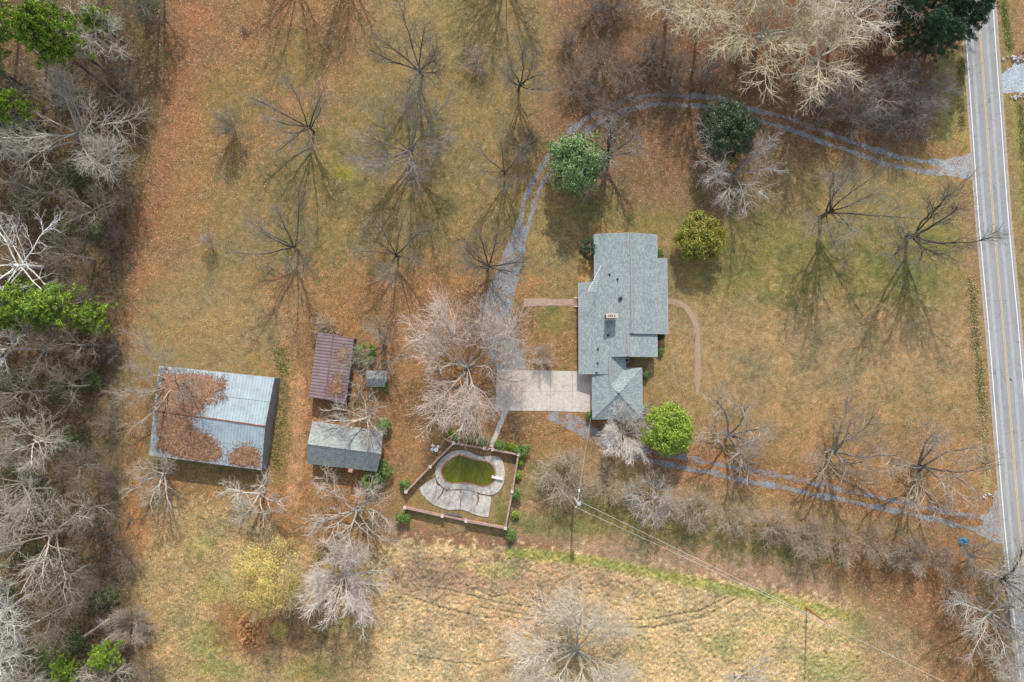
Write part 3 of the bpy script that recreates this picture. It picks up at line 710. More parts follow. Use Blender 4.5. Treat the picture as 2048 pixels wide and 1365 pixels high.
# roof vents
for (px, py, r, h) in [(1240, 598, 0.36, 0.28), (1216.5, 671, 0.2, 0.25)]:
    b = G(px, py, 4.0); z = zmain(b.x); m_ = MB(HB); m_.tube((b.x, b.y, z - .1), (b.x, b.y, z + h), r, r, 14); m_.tube((b.x, b.y, z + h), (b.x, b.y, z + h + .1), r * 1.15, r * .6, 14); m_.build('roof_vent', M['dark'], house)
for (px, py) in [(1218.5, 550), (1234, 560), (1196, 699), (1195.5, 727), (1193, 746)]:
    b = G(px, py, 3.4); z = zmain(b.x); m_ = MB(HB); m_.tube((b.x, b.y, z - .1), (b.x, b.y, z + .45), 0.09, 0.09, 8); m_.box((b.x, b.y, z + .02), .4, .35, .05, 0, Matrix.Rotation(-math.atan(sl), 3, 'Y')); m_.build('vent_pipe', M['dark'], house)
# small cupola-like post on garage apex
m_ = MB(HB); m_.tube(apex - Vector((0.3, -.1, .3)), apex + Vector((-.3, .1, 1.1)), 0.05, 0.05, 6); m_.tube(apex + Vector((0, 0, -.1)), apex + Vector((0, 0, .12)), 0.25, .1, 8); m_.build('finial', M['dark'], house)
# porch steps & rails
m_ = MB(HB); ps = G(1152, 605, .3)
for k in range(3): m_.box((ps.x - 0.25 + 0.3 * k, ps.y, 0.08 + 0.14 * k), 0.32, 1.7, 0.16 + .28 * k)
m_.build('porch_steps', M['brick'], house)
for py in (595.5, 613.5):
    p0 = G(1149, py, .9); m_ = MB(HB); m_.tube((p0.x, p0.y, .75), (p0.x + 1.1, p0.y, 1.0), .06, .06, 6); m_.tube((p0.x, p0.y, 0), (p0.x, p0.y, .78), .05, .05, 6); m_.tube((p0.x + 1.0, p0.y, 0), (p0.x + 1.0, p0.y, 1.0), .05, .05, 6); m_.build('handrail', M['white'], house)
# windows and doors on the walls
def opening(name, cx, cy, w_, h_, zc, ax_, matf, matp):
    f = MB(HB)
    if ax_ == 'x': f.box((cx, cy, zc), 0.08, w_ + .16, h_ + .16)
    else: f.box((cx, cy, zc), w_ + .16, 0.08, h_ + .16)
    fo_ = f.build(name, matf, house); g = MB(HB)
    if ax_ == 'x': g.box((cx, cy, zc), 0.1, w_, h_)
    else: g.box((cx, cy, zc), w_, 0.1, h_)
    g.build('pane', matp, fo_)
glass = simple('window_glass', (0.05, 0.07, 0.08), .1, 2, .1, .6)
yy = y2 - 2
for k in range(4): opening('window', xB - ov + .03, y1 - 2.2 - k * 3.4, 1.3, 1.2, 1.5, 'x', M['white'], glass)
for k in range(2): opening('window', xl1 + ov - .03, yN - 2.5 - k * 3.3, 1.2, 1.2, 1.5, 'x', M['white'], glass)
for k in range(3): opening('window', xl2 + 1.9 - .03, y2 - 2.2 - k * 5.0, 1.2, 1.2, 1.4, 'x', M['white'], glass)
opening('door', xl2 + 1.9 - .03, ps.y, 1.0, 2.0, 1.05, 'x', M['white'], simple('door_paint', (0.2, .06, .05), .1))
opening('garage_door', gx0 + ov - .03, (gy0 + gy1) / 2 - .5, 5.0, 2.1, 1.08, 'x', M['white'], simple('garage_door_paint', (0.6, .58, .54), .1))
for k in range(2): opening('window', gx0 + 3 + k * 4, gy0 + ov - .03, 1.1, 1.1, 1.5, 'y', M['white'], glass)
# antenna
an = MB(HB); zant = 6.6
a0 = G(1202, 532, zant); a1 = G(1176.5, 582, zant); mast = G(1196, 543, 3.4)
mp = a0.lerp(a1, .22)
an.tube((mp.x, mp.y, zmain(mp.x) - .1), (mp.x, mp.y, zant + .1), .035, .03, 6); an.tube(a0, a1, .045, .045, 6)
d_ = (a1 - a0).normalized(); s_ = Vector((1, 0, 0))
for k in range(10):
    t_ = 0.34 + k * .073; c_ = a0.lerp(a1, min(t_, 1.0)); L = 0.7 + 0.1 * k
    an.tube(c_, c_ + Vector((L * 1.0, 0, 0)), .022, .02, 5); 
    if k < 9: an.tube(c_, c_ + Vector((-L * .75, .65 * L, 0)), .014, .012, 5)
an.build('antenna', M['white'], house)

# ---- generic gable shed in measurement corners (top surface), ridge between midpoints
def shed(name, label, cat, TL, TR, BR, BL, RLp, RRp, ze_, zr_, mat_roof, mat_wall, ov_=0.0, group=None, fasc=None):
    c = G((TL[0] + BR[0]) / 2, (TL[1] + BR[1]) / 2, 0)
    th = empty(name, c); tag(th, label, cat, group)
    a, b, c2, d = G2(TL, ze_), G2(TR, ze_), G2(BR, ze_), G2(BL, ze_); r0, r1 = G2(RLp, zr_), G2(RRp, zr_)
    mb = MB(c); mb.prism([a, b, r1, r0], 0.1); mb.prism([r0, r1, c2, d], 0.1); mb.build('roof', mat_roof, th)
    w_ = MB(c); cen = (a + b + c2 + d) / 4
    def ins(p, k):
        v = cen - p; v.z = 0; return p + v.normalized() * k
    k = max(ov_ * 1.41, 0.06); A, B, C_, D, R0, R1 = ins(a, k), ins(b, k), ins(c2, k), ins(d, k), ins(r0, k), ins(r1, k)
    dz = Vector((0, 0, .1)); fl_ = lambda p: Vector((p.x, p.y, 0))
    P = [A - dz, B - dz, C_ - dz, D - dz, R0 - dz, R1 - dz, fl_(A), fl_(B), fl_(C_), fl_(D), fl_(R0), fl_(R1)]
    w_.add(P, [[0, 1, 7, 6], [2, 3, 9, 8], [1, 5, 2, 8, 11, 7], [0, 6, 10, 9, 3, 4], [0, 4, 5, 1], [4, 3, 2, 5], [6, 7, 11, 10], [10, 11, 8, 9]])
    w_.build('wall', mat_wall, th)
    return th, c, (a, b, c2, d, r0, r1)

ang_b = math.atan2((G(549, 756).y - G(371, 737).y), (G(549, 756).x - G(371, 737).x))
barn_roof = metal_roof_mat('galvanised_roof', (0.40, 0.475, 0.485), -ang_b, 0.62, (0.30, 0.30, 0.29), 0.5, 0.35, 0.5, .86)
barn_wall = metal_roof_mat('barn_boards', (0.26, 0.25, 0.26), math.pi / 2, 0.3, None, .1, 0, .9, .6)
barn, bc, bq = shed('barn', 'large open barn with ribbed pale blue metal roof half buried in brown leaves', 'barn', (318, 732), (549, 756), (523, 941), (298, 911), (307, 821), (530, 853), 3.4, 4.6, barn_roof, barn_wall)
# the open pale left edge and rusty ridge cap
mb = MB(bc); p0, p1 = bq[4], bq[5]
for i in range(60):
    t0, t1 = i / 60, (i + .94) / 60
    mb.tube(p0.lerp(p1, t0) + Vector((0, 0, .05)), p0.lerp(p1, t1) + Vector((0, rr.gauss(0, .02), .05)), .13, .13, 6)
mb.build('ridge_cap', simple('rusty_ridge', (0.22, 0.075, 0.045), .6, 1.2), barn)
mb = MB(bc); 
for t in (0.5,):
    for (a, b, r0, r1) in ((bq[0], bq[1], bq[4], bq[5]), (bq[3], bq[2], bq[4], bq[5])):
        s0 = a.lerp(r0, t) + Vector((0, 0, .02)); s1 = b.lerp(r1, t) + Vector((0, 0, .02)); mb.tube(s0, s1, .035, .035, 5)
mb.build('sheet_lap', simple('lap_line', (0.22, 0.27, 0.3), .2), barn)  # blue-grey line across the middle of each roof slope

red_roof = metal_roof_mat('maroon_roof', (0.235, 0.165, 0.17), math.pi / 2 + math.radians(7), 0.62, (0.16, 0.10, 0.10), .4, 0, .6, .5)
red, rc, rq = shed('metal_shed', 'open-sided shed with a long maroon ribbed metal roof, beside the orchard', 'shed', (618, 795), (635, 665), (708, 677), (692, 808), (649, 799), (667, 670), 2.6, 3.3, red_roof, simple('dark_boards', (0.07, .06, .055), .3, 3))
mb = MB(rc); mb.tube(rq[4] + Vector((0, 0, .03)), rq[5] + Vector((0, 0, .03)), .1, .1, 6); mb.build('ridge_cap', simple('maroon_cap', (.2, .11, .115), .2), red)
tiny, tc, tq = shed('pump_house', 'tiny shingled outhouse with a pale and a dark roof slope, right of the maroon shed', 'shed', (732, 741.5), (770.5, 741.5), (769, 774), (732, 774), (732, 758), (770, 758), 2.0, 2.9, M['shed_roof'], M['white'], .1)
wk, wc, wq = shed('workshop', 'wide shingled outbuilding with pale north slope and dark blue-grey south slope, left of the pool', 'outbuilding', (625, 843), (766, 862), (754, 944), (614, 928), (615, 888.5), (762, 908), 2.7, 4.9, M['shed_roof'], M['brick'], .35)
bp = G(702, 941, 2.7); mb = MB(wc); mb.box((bp.x, bp.y, 1.6), 0.75, 0.6, 3.4, math.radians(-8)); mb.build('chimney', simple('pale_brick', (0.50, .30, .23), .2, 5), wk)
mb = MB(wc); mb.tube(wq[4], wq[5], .06, .06, 5); mb.build('ridge_cap', M['shed_roof'], wk)

# leaves drifted on roofs
def litter_mat():
    t = NT('leaf_litter', .95, .05)
    v = t.n('ShaderNodeTexVoronoi'); v.inputs['Scale'].default_value = 6; t.l(t.co(), v.inputs['Vector'])
    vs = t.n('ShaderNodeSeparateColor'); t.l(v.outputs['Color'], vs.inputs[0])
    c = t.ramp(vs.outputs[0], [(0, (0.13, 0.075, 0.048)), (.4, (.235, .13, .08)), (.8, (.31, .175, .105)), (1, (.42, .29, .2))])
    c = t.mix(1.0, c, t.ramp(t.noise(1.1, 4, .6), [(.3, .7), (.7, 1.2)]), 'MULTIPLY'); t.color(c); t.bump(vs.outputs[1], .6, .08); return t.m
M['litter'] = litter_mat()
def in_quad(q):
    P = [q[0], q[1], q[2], q[3]]
    def f(x, y):
        sg = []
        for a, b in zip(P, P[1:] + P[:1]): sg.append((b.x - a.x) * (y - a.y) - (b.y - a.y) * (x - a.x))
        return all(v < 0 for v in sg) or all(v > 0 for v in sg)
    return f
def drift(polys, zf, name, label, inside_f, jit=.2, inset_h=.05):
    mb = None; c = G2(polys[0][0], 3); mb = MB(c)
    for poly in polys:
        P = resample([G2(p, 3.9) for p in poly] + [G2(poly[0], 3.9)], .35)[:-1]
        P = [Vector((p.x + rr.gauss(0, jit), p.y + rr.gauss(0, jit), 0)) for p in P]
        # triangulated interior following the roof
        me = bpy.data.meshes.new('t'); bm = bmesh.new(); vs = [bm.verts.new(p) for p in P]
        bm.faces.new(vs); bmesh.ops.triangulate(bm, faces=bm.faces)
        for _ in range(3): bmesh.ops.subdivide_edges(bm, edges=[e_ for e_ in bm.edges if e_.calc_length() > .7], cuts=1); bmesh.ops.triangulate(bm, faces=bm.faces)
        bm.verts.ensure_lookup_table()
        for v_ in bm.verts: v_.co.z = zf(v_.co) + (.02 if v_.is_boundary else .05 + abs(rr.gauss(0, inset_h)))
        mb.add([v_.co.copy() for v_ in bm.verts], [[v_.index for v_ in f.verts] for f in bm.faces] if (bm.verts.index_update() or True) else []); bm.free()
    for poly in polys:
        B = resample([G2(p, 3.9) for p in poly] + [G2(poly[0], 3.9)], .3)
        for p in B:
            for _ in range(12):
                x, y = p.x + rr.gauss(0, .55), p.y + rr.gauss(0, .55); q_ = Vector((x, y, 0)); z = zf(q_) + .03; s_ = rr.uniform(.06, .16); a_ = rr.uniform(0, 3)
                if not inside_f(x, y): continue
                c_, n_ = math.cos(a_) * s_, math.sin(a_) * s_
                mb.add([Vector((x - c_, y - n_, z)), Vector((x + n_ * .6, y - c_ * .6, z + .02)), Vector((x + c_, y + n_, z)), Vector((x - n_ * .6, y + c_ * .6, z + .02))], [[0, 1, 2, 3]])
    o = mb.build(name, M['litter'], None); tag(o, label, 'leaf litter', kind='stuff'); return o
def plane_z(a, b, c):
    n = (b - a).cross(c - a).normalized(); return lambda p: a.z - (n.x * (p.x - a.x) + n.y * (p.y - a.y)) / n.z
def roofz(qd):
    zn = plane_z(qd[0], qd[1], qd[4]); zs = plane_z(qd[3], qd[2], qd[4])
    return lambda p: min(zn(p), zs(p)) + .02
def b4(x, y): return (280 + x / 5.687, 720 + y / 5.687)
bz = roofz(bq)
drift([[b4(*p) for p in [(250, 130), (480, 170), (560, 150), (800, 190), (870, 230), (900, 330), (860, 400), (820, 440), (820, 510), (740, 490), (700, 540), (740, 560), (700, 610), (650, 620), (500, 605), (250, 570), (200, 560), (225, 400), (215, 330), (240, 280)]],
       [b4(*p) for p in [(220, 600), (560, 640), (640, 690), (600, 740), (640, 790), (560, 800), (700, 820), (780, 850), (860, 930), (930, 1060), (870, 1130), (830, 1165), (640, 1140), (420, 1120), (330, 1070), (240, 1040), (165, 1000), (200, 900), (200, 760)]],
       [b4(*p) for p in [(1050, 1050), (1100, 1000), (1200, 975), (1290, 1000), (1340, 1060), (1370, 1150), (1340, 1230), (1200, 1215), (1010, 1190), (1000, 1120)]],
       [b4(*p) for p in [(905, 250), (935, 205), (960, 260), (970, 320), (930, 350)]], [b4(*p) for p in [(880, 430), (930, 405), (970, 430), (930, 470)]]],
      bz, 'leaf_litter', 'thick rust-brown leaves drifted over the left half of the blue metal barn roof', in_quad(bq))
def b5(x, y): return (600 + x / 7.58, 640 + y / 7.58)
zn_r = plane_z(rq[0], rq[1], rq[4]); zs_r = plane_z(rq[3], rq[2], rq[4])
drift([[b5(*p) for p in [(560, 500), (600, 440), (680, 410), (720, 440), (650, 520), (640, 600), (570, 660), (520, 620)]],
       [b5(*p) for p in [(530, 840), (570, 870), (620, 960), (640, 1050), (630, 1110), (560, 1140), (420, 1110), (440, 1000), (500, 920)]]], lambda p: min(zn_r(p), zs_r(p)) + .02, 'leaf_litter', 'two heaps of orange leaves lying on the maroon shed roof', in_quad(rq))

# ------------------------------------------------------------------ pool yard
def c3(x, y): return (790 + x / 5.933, 860 + y / 5.933)
inner_px = [(560, 470), (590, 410), (640, 365), (700, 330), (740, 310), (780, 305), (830, 320), (900, 345), (980, 368), (1060, 375), (1110, 390), (1150, 420), (1180, 470), (1187, 530), (1180, 580), (1150, 630), (1100, 660), (1050, 670), (1000, 660), (950, 640), (900, 628), (830, 620), (760, 625), (690, 630), (640, 620), (600, 590), (570, 550), (555, 510)]
outer_px = [(480, 470), (500, 400), (560, 330), (640, 275), (720, 240), (800, 240), (880, 260), (950, 290), (1030, 320), (1120, 310), (1200, 305), (1260, 340), (1290, 400), (1305, 480), (1300, 560), (1290, 640), (1250, 710), (1200, 755), (1150, 775), (1050, 765), (980, 745), (900, 715), (800, 705), (700, 705), (620, 710), (570, 685), (530, 650), (495, 600), (480, 540)]
def closed_smooth(P, it=2):
    for _ in range(it):
        Q = []
        for i in range(len(P)):
            a, b = P[i], P[(i + 1) % len(P)]; Q += [a.lerp(b, .25), a.lerp(b, .75)]
        P = Q
    return P
inn = closed_smooth([G2(c3(*p)) for p in inner_px]); outr = closed_smooth([G2(c3(*p)) for p in outer_px])
def ray_loop(P, cen, ang):
    d = Vector((math.cos(ang), math.sin(ang), 0)); best = 0
    for i in range(len(P)):
        a = P[i] - cen; b = P[(i + 1) % len(P)] - cen; e_ = b - a; den = d.x * e_.y - d.y * e_.x
        if abs(den) < 1e-9: continue
        t = (a.x * e_.y - a.y * e_.x) / den; s = (a.x * d.y - a.y * d.x) / den
        if 0 <= s <= 1 and t > best: best = t
    return cen + d * best
pc = sum(inn, Vector()) / len(inn); NA = 120
Li = [ray_loop(inn, pc, 2 * math.pi * k / NA) for k in range(NA)]; Lo = [ray_loop(outr, pc, 2 * math.pi * k / NA) for k in range(NA)]
def ringm(A, B, z0, z1, o):
    mb = MB(o); n = len(A)
    mb.add([Vector((p.x, p.y, z1)) for p in A] + [Vector((p.x, p.y, z1)) for p in B] + [Vector((p.x, p.y, z0)) for p in A] + [Vector((p.x, p.y, z0)) for p in B],
           sum([[[i, (i + 1) % n, n + (i + 1) % n, n + i], [2 * n + i, 2 * n + (i + 1) % n, (i + 1) % n, i], [n + i, n + (i + 1) % n, 3 * n + (i + 1) % n, 3 * n + i]] for i in range(n)], []))
    return mb
def offl(A, d): return [p + (p - pc).normalized() * d for p in A]
pool = empty('swimming_pool', pc); tag(pool, 'kidney-shaped swimming pool full of murky green water inside the brick-walled yard', 'swimming pool')
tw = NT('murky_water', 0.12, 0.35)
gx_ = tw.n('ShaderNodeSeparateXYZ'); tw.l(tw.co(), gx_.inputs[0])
algae_sun = tw.math('ADD', tw.math('MULTIPLY', tw.noise(.16, 1, .4), .75), tw.math('MULTIPLY', gx_.outputs[1], -0.05))  # noise is algae; southward gradient paints sunlit yellow-green into the water colour
tw.color(tw.ramp(algae_sun, [(0.15, (0.085, 0.10, 0.010)), (0.5, (0.13, 0.135, 0.010)), (0.85, (0.20, 0.18, 0.015))]))
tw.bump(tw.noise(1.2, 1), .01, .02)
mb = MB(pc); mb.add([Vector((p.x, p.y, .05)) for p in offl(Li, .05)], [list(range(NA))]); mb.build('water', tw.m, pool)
fm_ = MB(pc)
for k in range(24):
    a = rr.uniform(0, 6.28); r_ = rr.random() ** .5 * .93; p = pc.lerp(Li[int(a / 6.2832 * NA) % NA], r_); s = rr.uniform(.03, .08)
    fm_.add([Vector((p.x - s, p.y, .056)), Vector((p.x, p.y - s, .056)), Vector((p.x + s, p.y, .056)), Vector((p.x, p.y + s, .056))], [[0, 1, 2, 3]])
fl_o = fm_.build('floating_leaves', M['litter'], pool); fl_o['kind'] = 'stuff'
ringm(offl(Li, 0), offl(Li, .3), .0, .19, pc).build('coping', simple('terracotta', (.38, .19, .13), .25, 4, scale2=12), pool)
dk = ringm(offl(Li, .31), Lo, .0, .16, (0, 0, 0)).build('pool_deck', M['deck'], None); tag(dk, kind='structure')
patch('pool_terrace', [c3(*p) for p in [(290, 690), (380, 625), (475, 565), (490, 640), (575, 700), (650, 716), (780, 712), (900, 722), (1000, 757), (1142, 792), (1130, 900), (1107, 1035), (1040, 1030), (930, 1000), (870, 970), (780, 945), (640, 950), (560, 930), (460, 890), (380, 830), (320, 760)]], M['deck'], .13, .015, .5, thick=.12)
M['crack'] = simple('leaf_filled_crack', (.17, .09, .05), .4, 5)
for nm, pts, wd in [('c', [(578, 700), (540, 780), (500, 830), (462, 885)], .14), ('c', [(785, 712), (783, 760), (779, 830), (770, 945)], .1), ('c', [(985, 745), (990, 850), (960, 900), (930, 990)], .16), ('c', [(490, 600), (540, 660), (580, 698)], .15), ('c', [(600, 712), (700, 716), (790, 712)], .1), ('c', [(970, 745), (1060, 775), (1150, 785)], .16)]:
    strip('terrace_crack', [c3(*p) for p in pts], wd, M['crack'], .168, .05, 0, .3)
for a in range(0, 360, 24):
    k = int(a / 360 * NA); A = Li[k] + (Li[k] - pc).normalized() * .33; B = Lo[k] - (Lo[k] - pc).normalized() * .05
    d = (B - A).normalized(); s = Vector((-d.y, d.x, 0)) * .03
    mb = MB(); mb.add([Vector((*(A + s).xy, .164)), Vector((*(A - s).xy, .164)), Vector((*(B - s).xy, .164)), Vector((*(B + s).xy, .164))], [[0, 1, 2, 3]]); tag(mb.build('pool_deck_joint', M['seam']), kind='structure')
# brick walls with posts
WZ = 1.35
walls = [('tall brick wall run along the pool yard\'s slanting west side', [(695, 160), (415, 440), (130, 735)], WZ), ('short brick wall stub pointing up-left from the pool yard\'s northwest corner', [(570, 95), (695, 160)], WZ),
         ('brick wall on the pool yard\'s north side, left of the gate', [(695, 160), (1060, 220)], WZ), ('brick wall on the pool yard\'s north side, right of the gate', [(1160, 235), (1465, 295)], WZ),
         ('brick wall along the pool yard\'s right side, shaded grass inside', [(1465, 295), (1390, 735), (1310, 1170)], WZ), ('brick wall along the pool yard\'s bottom edge, with a low middle stretch', [(1310, 1170), (843, 1085), (560, 1025), (115, 925)], WZ)]
posts_done = set()
for lab, pts, h in walls:
    c = G2(c3(*pts[0]), 0); wth = empty('brick_wall', c); tag(wth, lab, 'brick wall', 'brick walls round the pool yard')
    for i, (a, b) in enumerate(zip(pts[:-1], pts[1:])):
        A, B = G2(c3(*a), h), G2(c3(*b), h); low = (a == (843, 1085)); hh = .75 if low else h
        d = (B - A).normalized(); rz = math.atan2(d.y, d.x); mid = (A + B) / 2; L = (B - A).length - .3
        mb = MB(c); mb.box((mid.x, mid.y, hh / 2 - .04), L, .26, hh - .08, rz); mb.build('wall_panel', M['brick'], wth)
        mb = MB(c); n = max(1, int(L / .22))
        for k in range(n):
            p = A.lerp(B, (k + .5) / n * (L / (L + .3)) + .15 / (L + .3)); mb.box((p.x, p.y, hh - .02 + .02), L / n * .93, .36, .1, rz)
        mb.build('wall_coping', M['brick_wall'], wth)
    for p in pts:
        if p in posts_done or p == (570, 95): continue
        posts_done.add(p); P = G2(c3(*p), h + .2); mb = MB(c); mb.box((P.x, P.y, (h + .15) / 2), .5, .5, h + .15, math.radians(-10)); po = mb.build('post', M['brick'], wth)
        mb = MB(c); mb.box((P.x, P.y, h + .2), .6, .6, .1, math.radians(-10)); mb.build('post_cap', M['post_cap'], po)
for p in [(1060, 220), (1160, 235)]:
    if p in posts_done: continue
gp = G2(c3(1110, 232), 1.0); gate = empty('garden_gate', (gp.x, gp.y, 0)); tag(gate, 'small white gate standing ajar in the gap of the north pool wall', 'gate')
mb = MB(); 
for k in range(7): mb.box((-.4 + k * .14, 0, .55), .05, .04, 1.0)
mb.box((0.02, 0, .25), 1.0, .05, .07); mb.box((0.02, 0, .85), 1.0, .05, .09); g_ = mb.build('gate_leaf', M['white'], gate); g_.rotation_euler.z = math.radians(28)
db = G2(c3(1212, 567), .4); dv = empty('diving_board', (db.x, db.y, 0), math.radians(-10)); tag(dv, 'white diving board reaching over the right end of the green pool', 'diving board')
mb = MB(); mb.box((0, 0, .62), 2.2, .5, .07); mb.build('board', M['white'], dv)
mb = MB(); mb.box((.7, 0, .35), .35, .4, .5); mb.build('stand', M['galv'], dv)
for (x, y) in [(620, 358), (1115, 375), (1120, 362)][:1]:
    p = G2(c3(x, y), .2); mb = MB((p.x, p.y, .1)); mb.tube((p.x, p.y, .15), (p.x + .5, p.y - .4, .55), .03, .03, 6); mb.tube((p.x + .5, p.y - .4, .55), (p.x + .8, p.y - .7, .1), .03, .03, 6); mb.tube((p.x - .35, p.y - .3, .15), (p.x + .15, p.y - .7, .55), .03, .03, 6); mb.tube((p.x + .15, p.y - .7, .55), (p.x + .4, p.y - 1.0, .1), .03, .03, 6)
    tag(mb.build('pool_ladder', M['galv']), 'metal pool ladder at the upper left of the green pool', 'pool ladder')
# hose coil
hp = G2(c3(1408, 360), .1); mb = MB((hp.x, hp.y, .05))
for k in range(48):
    a0_, a1_ = k * .39, (k + 1) * .39; r0_ = .3 + .015 * (k % 16)
    mb.tube((hp.x + math.cos(a0_) * r0_, hp.y + math.sin(a0_) * r0_, .05 + k * .003), (hp.x + math.cos(a1_) * r0_, hp.y + math.sin(a1_) * r0_, .05 + k * .003), .03, .03, 5)
tag(mb.build('hose', simple('blue_hose', (.10, .28, .34), .1)), 'coiled blue-green hose in the shaded top right corner of the pool yard', 'hose')
# bench along inside of low wall
bpp = G2(c3(690, 1005), .4); mb = MB((bpp.x, bpp.y, 0)); mb.box((bpp.x, bpp.y, .4), 3.6, .5, .08, math.radians(-10))
for s in (-1.5, 0, 1.5): mb.box((bpp.x + s * .985, bpp.y - s * .17, .18), .1, .45, .36, math.radians(-10))
tag(mb.build('bench', M['wood']), 'long grey wooden bench inside the low middle stretch of the bottom pool wall', 'bench')

# white garden furniture thrown together by the west wall
def patio_chair(px, py, rz, label, roll=0.0):
    p = G(px, py, .4); t_ = empty('patio_chair', (p.x, p.y, 0.02), rz); t_.rotation_euler.x = roll
    if roll: t_.location.z = .3
    tag(t_, label, 'chair', 'white patio chairs outside the pool wall')
    m1 = MB(); m1.box((0, 0, .42), .5, .5, .05); m1.build('seat', M['white'], t_)
    m1 = MB()
    for k in range(5): m1.box((-.2 + k * .1, -.26, .7), .06, .04, .5)
    m1.box((0, -.27, .95), .54, .05, .08); m1.build('backrest', M['white'], t_)
    for sx in (-1, 1):
        for sy in (-1, 1): m1 = MB(); m1.tube((sx * .22, sy * .22, .42), (sx * .26, sy * .26, 0), .03, .03, 6); m1.build('leg', M['white'], t_)
        m1 = MB(); m1.box((sx * .27, 0, .64), .06, .5, .04); m1.build('armrest', M['white'], t_)
patio_chair(866, 892, 2.4, 'white patio chair, uppermost of the white pieces outside the west pool wall')
patio_chair(876, 894, 4.0, 'white patio chair nearest the brick wall among the white pieces', 0.0)
patio_chair(868, 905, .5, 'white patio chair tipped on its back, lowest of the white pieces', -1.4)
tp_ = G(872, 900, .6); tb = empty('patio_table', (tp_.x, tp_.y, 0), .4); tag(tb, 'small round white patio table between white chairs outside the west pool wall', 'table')
m1 = MB(); m1.tube((0, 0, .66), (0, 0, .70), .42, .42, 16); m1.build('tabletop', M['white'], tb)
for k in range(3): m1 = MB(); m1.tube((0, 0, .66), (.35 * math.cos(k * 2.1), .35 * math.sin(k * 2.1), 0), .03, .03, 6); m1.build('leg', M['white'], tb)

# ------------------------------------------------------------------ poles, wires, lamp, mailboxes, odds and ends
def upole(px, py, h, mat, label, lean=(0, 0), arm=True):
    b = G(px, py, 0); t_ = empty('utility_pole', b); tag(t_, label, 'utility pole')
    m1 = MB(); m1.tube((0, 0, 0), (lean[0], lean[1], h), .19, .12, 10); m1.build('pole', mat, t_); return t_, b
up1, b1 = upole(1147, 992, 9.8, M['pole_grey'], 'pale grey utility pole with transformer and lamp arm, right of the pool')
m1 = MB(); m1.tube((.35, -.1, 7.6), (.35, -.1, 8.7), .28, .28, 12); m1.build('transformer', M['galv'], up1)
m1 = MB(); m1.box((0, 0, 9.3), 1.6, .1, .12, .9); m1.build('crossarm', M['pole_grey'], up1)
for s in (-.7, .7): m1 = MB(); m1.tube((s * .62, s * .78, 9.35), (s * .62, s * .78, 9.6), .07, .05, 8); m1.build('insulator', M['white'], up1)
m1 = MB(); m1.tube((0, 0, 7.5), (.35, 2.2, 8.0), .05, .04, 6); m1.build('lamp_arm', M['galv'], up1); m1 = MB(); m1.tube((.35, 2.1, 7.85), (.37, 2.5, 8.05), .2, .14, 8); m1.build('lamp_head', M['white'], up1)
up2, b2 = upole(1613, 1216, 9.5, M['pole'], 'tall orange-brown utility pole at the edge of the straw field')
m1 = MB(); m1.tube((0, 0, 9.5), (0, 0, 9.85), .09, .05, 8); m1.build('insulator', M['white'], up2)
def wire(name, a, b, sag, label, r=.022):
    mb = MB(a); n = 14
    pts = [a.lerp(b, i / n) - Vector((0, 0, sag * 4 * (i / n) * (1 - i / n))) for i in range(n + 1)]
    for p, q_ in zip(pts[:-1], pts[1:]): mb.tube(p, q_, r, r, 4)
    tag(mb.build(name, M['wire']), label, 'power line', 'overhead power lines')
A1 = b1 + Vector((-.4, -.5, 9.55)); A2 = b1 + Vector((.4, .5, 9.55)); B1 = b2 + Vector((0, 0, 9.8)); B2 = b2 + Vector((0, .1, 9.0))
wire('power_line', A1, B1, .7, 'lower of the two thin pale wires running from the lamp pole to the brown pole')
wire('power_line', A2, B2, .7, 'upper of the two thin pale wires running from the lamp pole to the brown pole')
wire('power_line', B1, G(2020, 1430, 9.5), .6, 'thin wire running from the brown pole to the bottom right corner')
wire('power_line', A2 - Vector((.4, .5, 1.2)), G(1182, 836, 2.7), .5, 'thin service wire running from the lamp pole to the garage roof', .015)
wire('power_line', A1, G(1094, 945, .3), .1, 'thin guy wire running up-left from the lamp pole', .018)
lp = G(1066, 632, 0); lt = empty('yard_lamp', lp); tag(lt, 'slim white lamp post on the lawn left of the house', 'lamp post')
m1 = MB(); m1.tube((0, 0, 0), (0, 0, 2.0), .05, .045, 8); m1.build('post', M['wood'], lt); m1 = MB(); m1.tube((0, 0, 2.0), (0, 0, 2.35), .12, .17, 6); m1.build('lantern', M['white'], lt); m1 = MB(); m1.tube((0, 0, 2.35), (0, 0, 2.5), .2, .03, 6); m1.build('lantern_cap', M['dark'], lt)
# air conditioner
ap = G(1253.5, 721, .8); at = empty('air_conditioner', (ap.x, ap.y, 0)); tag(at, 'grey air conditioning unit in the corner between house and garage', 'air conditioner')
m1 = MB(); m1.box((0, 0, .42), .8, 1.0, .84); m1.build('housing', simple('ac_grey', (.5, .5, .48), .1), at); m1 = MB(); m1.tube((0, 0, .845), (0, 0, .87), .32, .32, 16); m1.build('fan_grille', M['dark'], at)
def mailbox(px, py, rz, label, col_, n=1):
    p = G(px, py, 0); t_ = empty('mailbox', p, rz); tag(t_, label, 'mailbox', 'roadside mailboxes')
    m1 = MB(); m1.box((0, 0, .5), .1, .1, 1.0); m1.build('post', M['wood'], t_)
    m1 = MB(); prof = [(-.12, 0), (.12, 0), (.12, .14), (.07, .22), (-.07, .22), (-.12, .14)]
    m1.hull([Vector((x, -.28, 1.0 + z)) for x, z in prof], [Vector((x, .28, 1.0 + z)) for x, z in prof]); m1.build('box', col_, t_)
    m1 = MB(); m1.box((.135, .1, 1.18), .02, .05, .16); m1.build('flag', simple('red_flag', (.4, .03, .02), .1), t_)
mailbox(1999, 1123, 1.5, 'dark mailbox at the road edge, upper of the pair below the south lane', M['dark'])
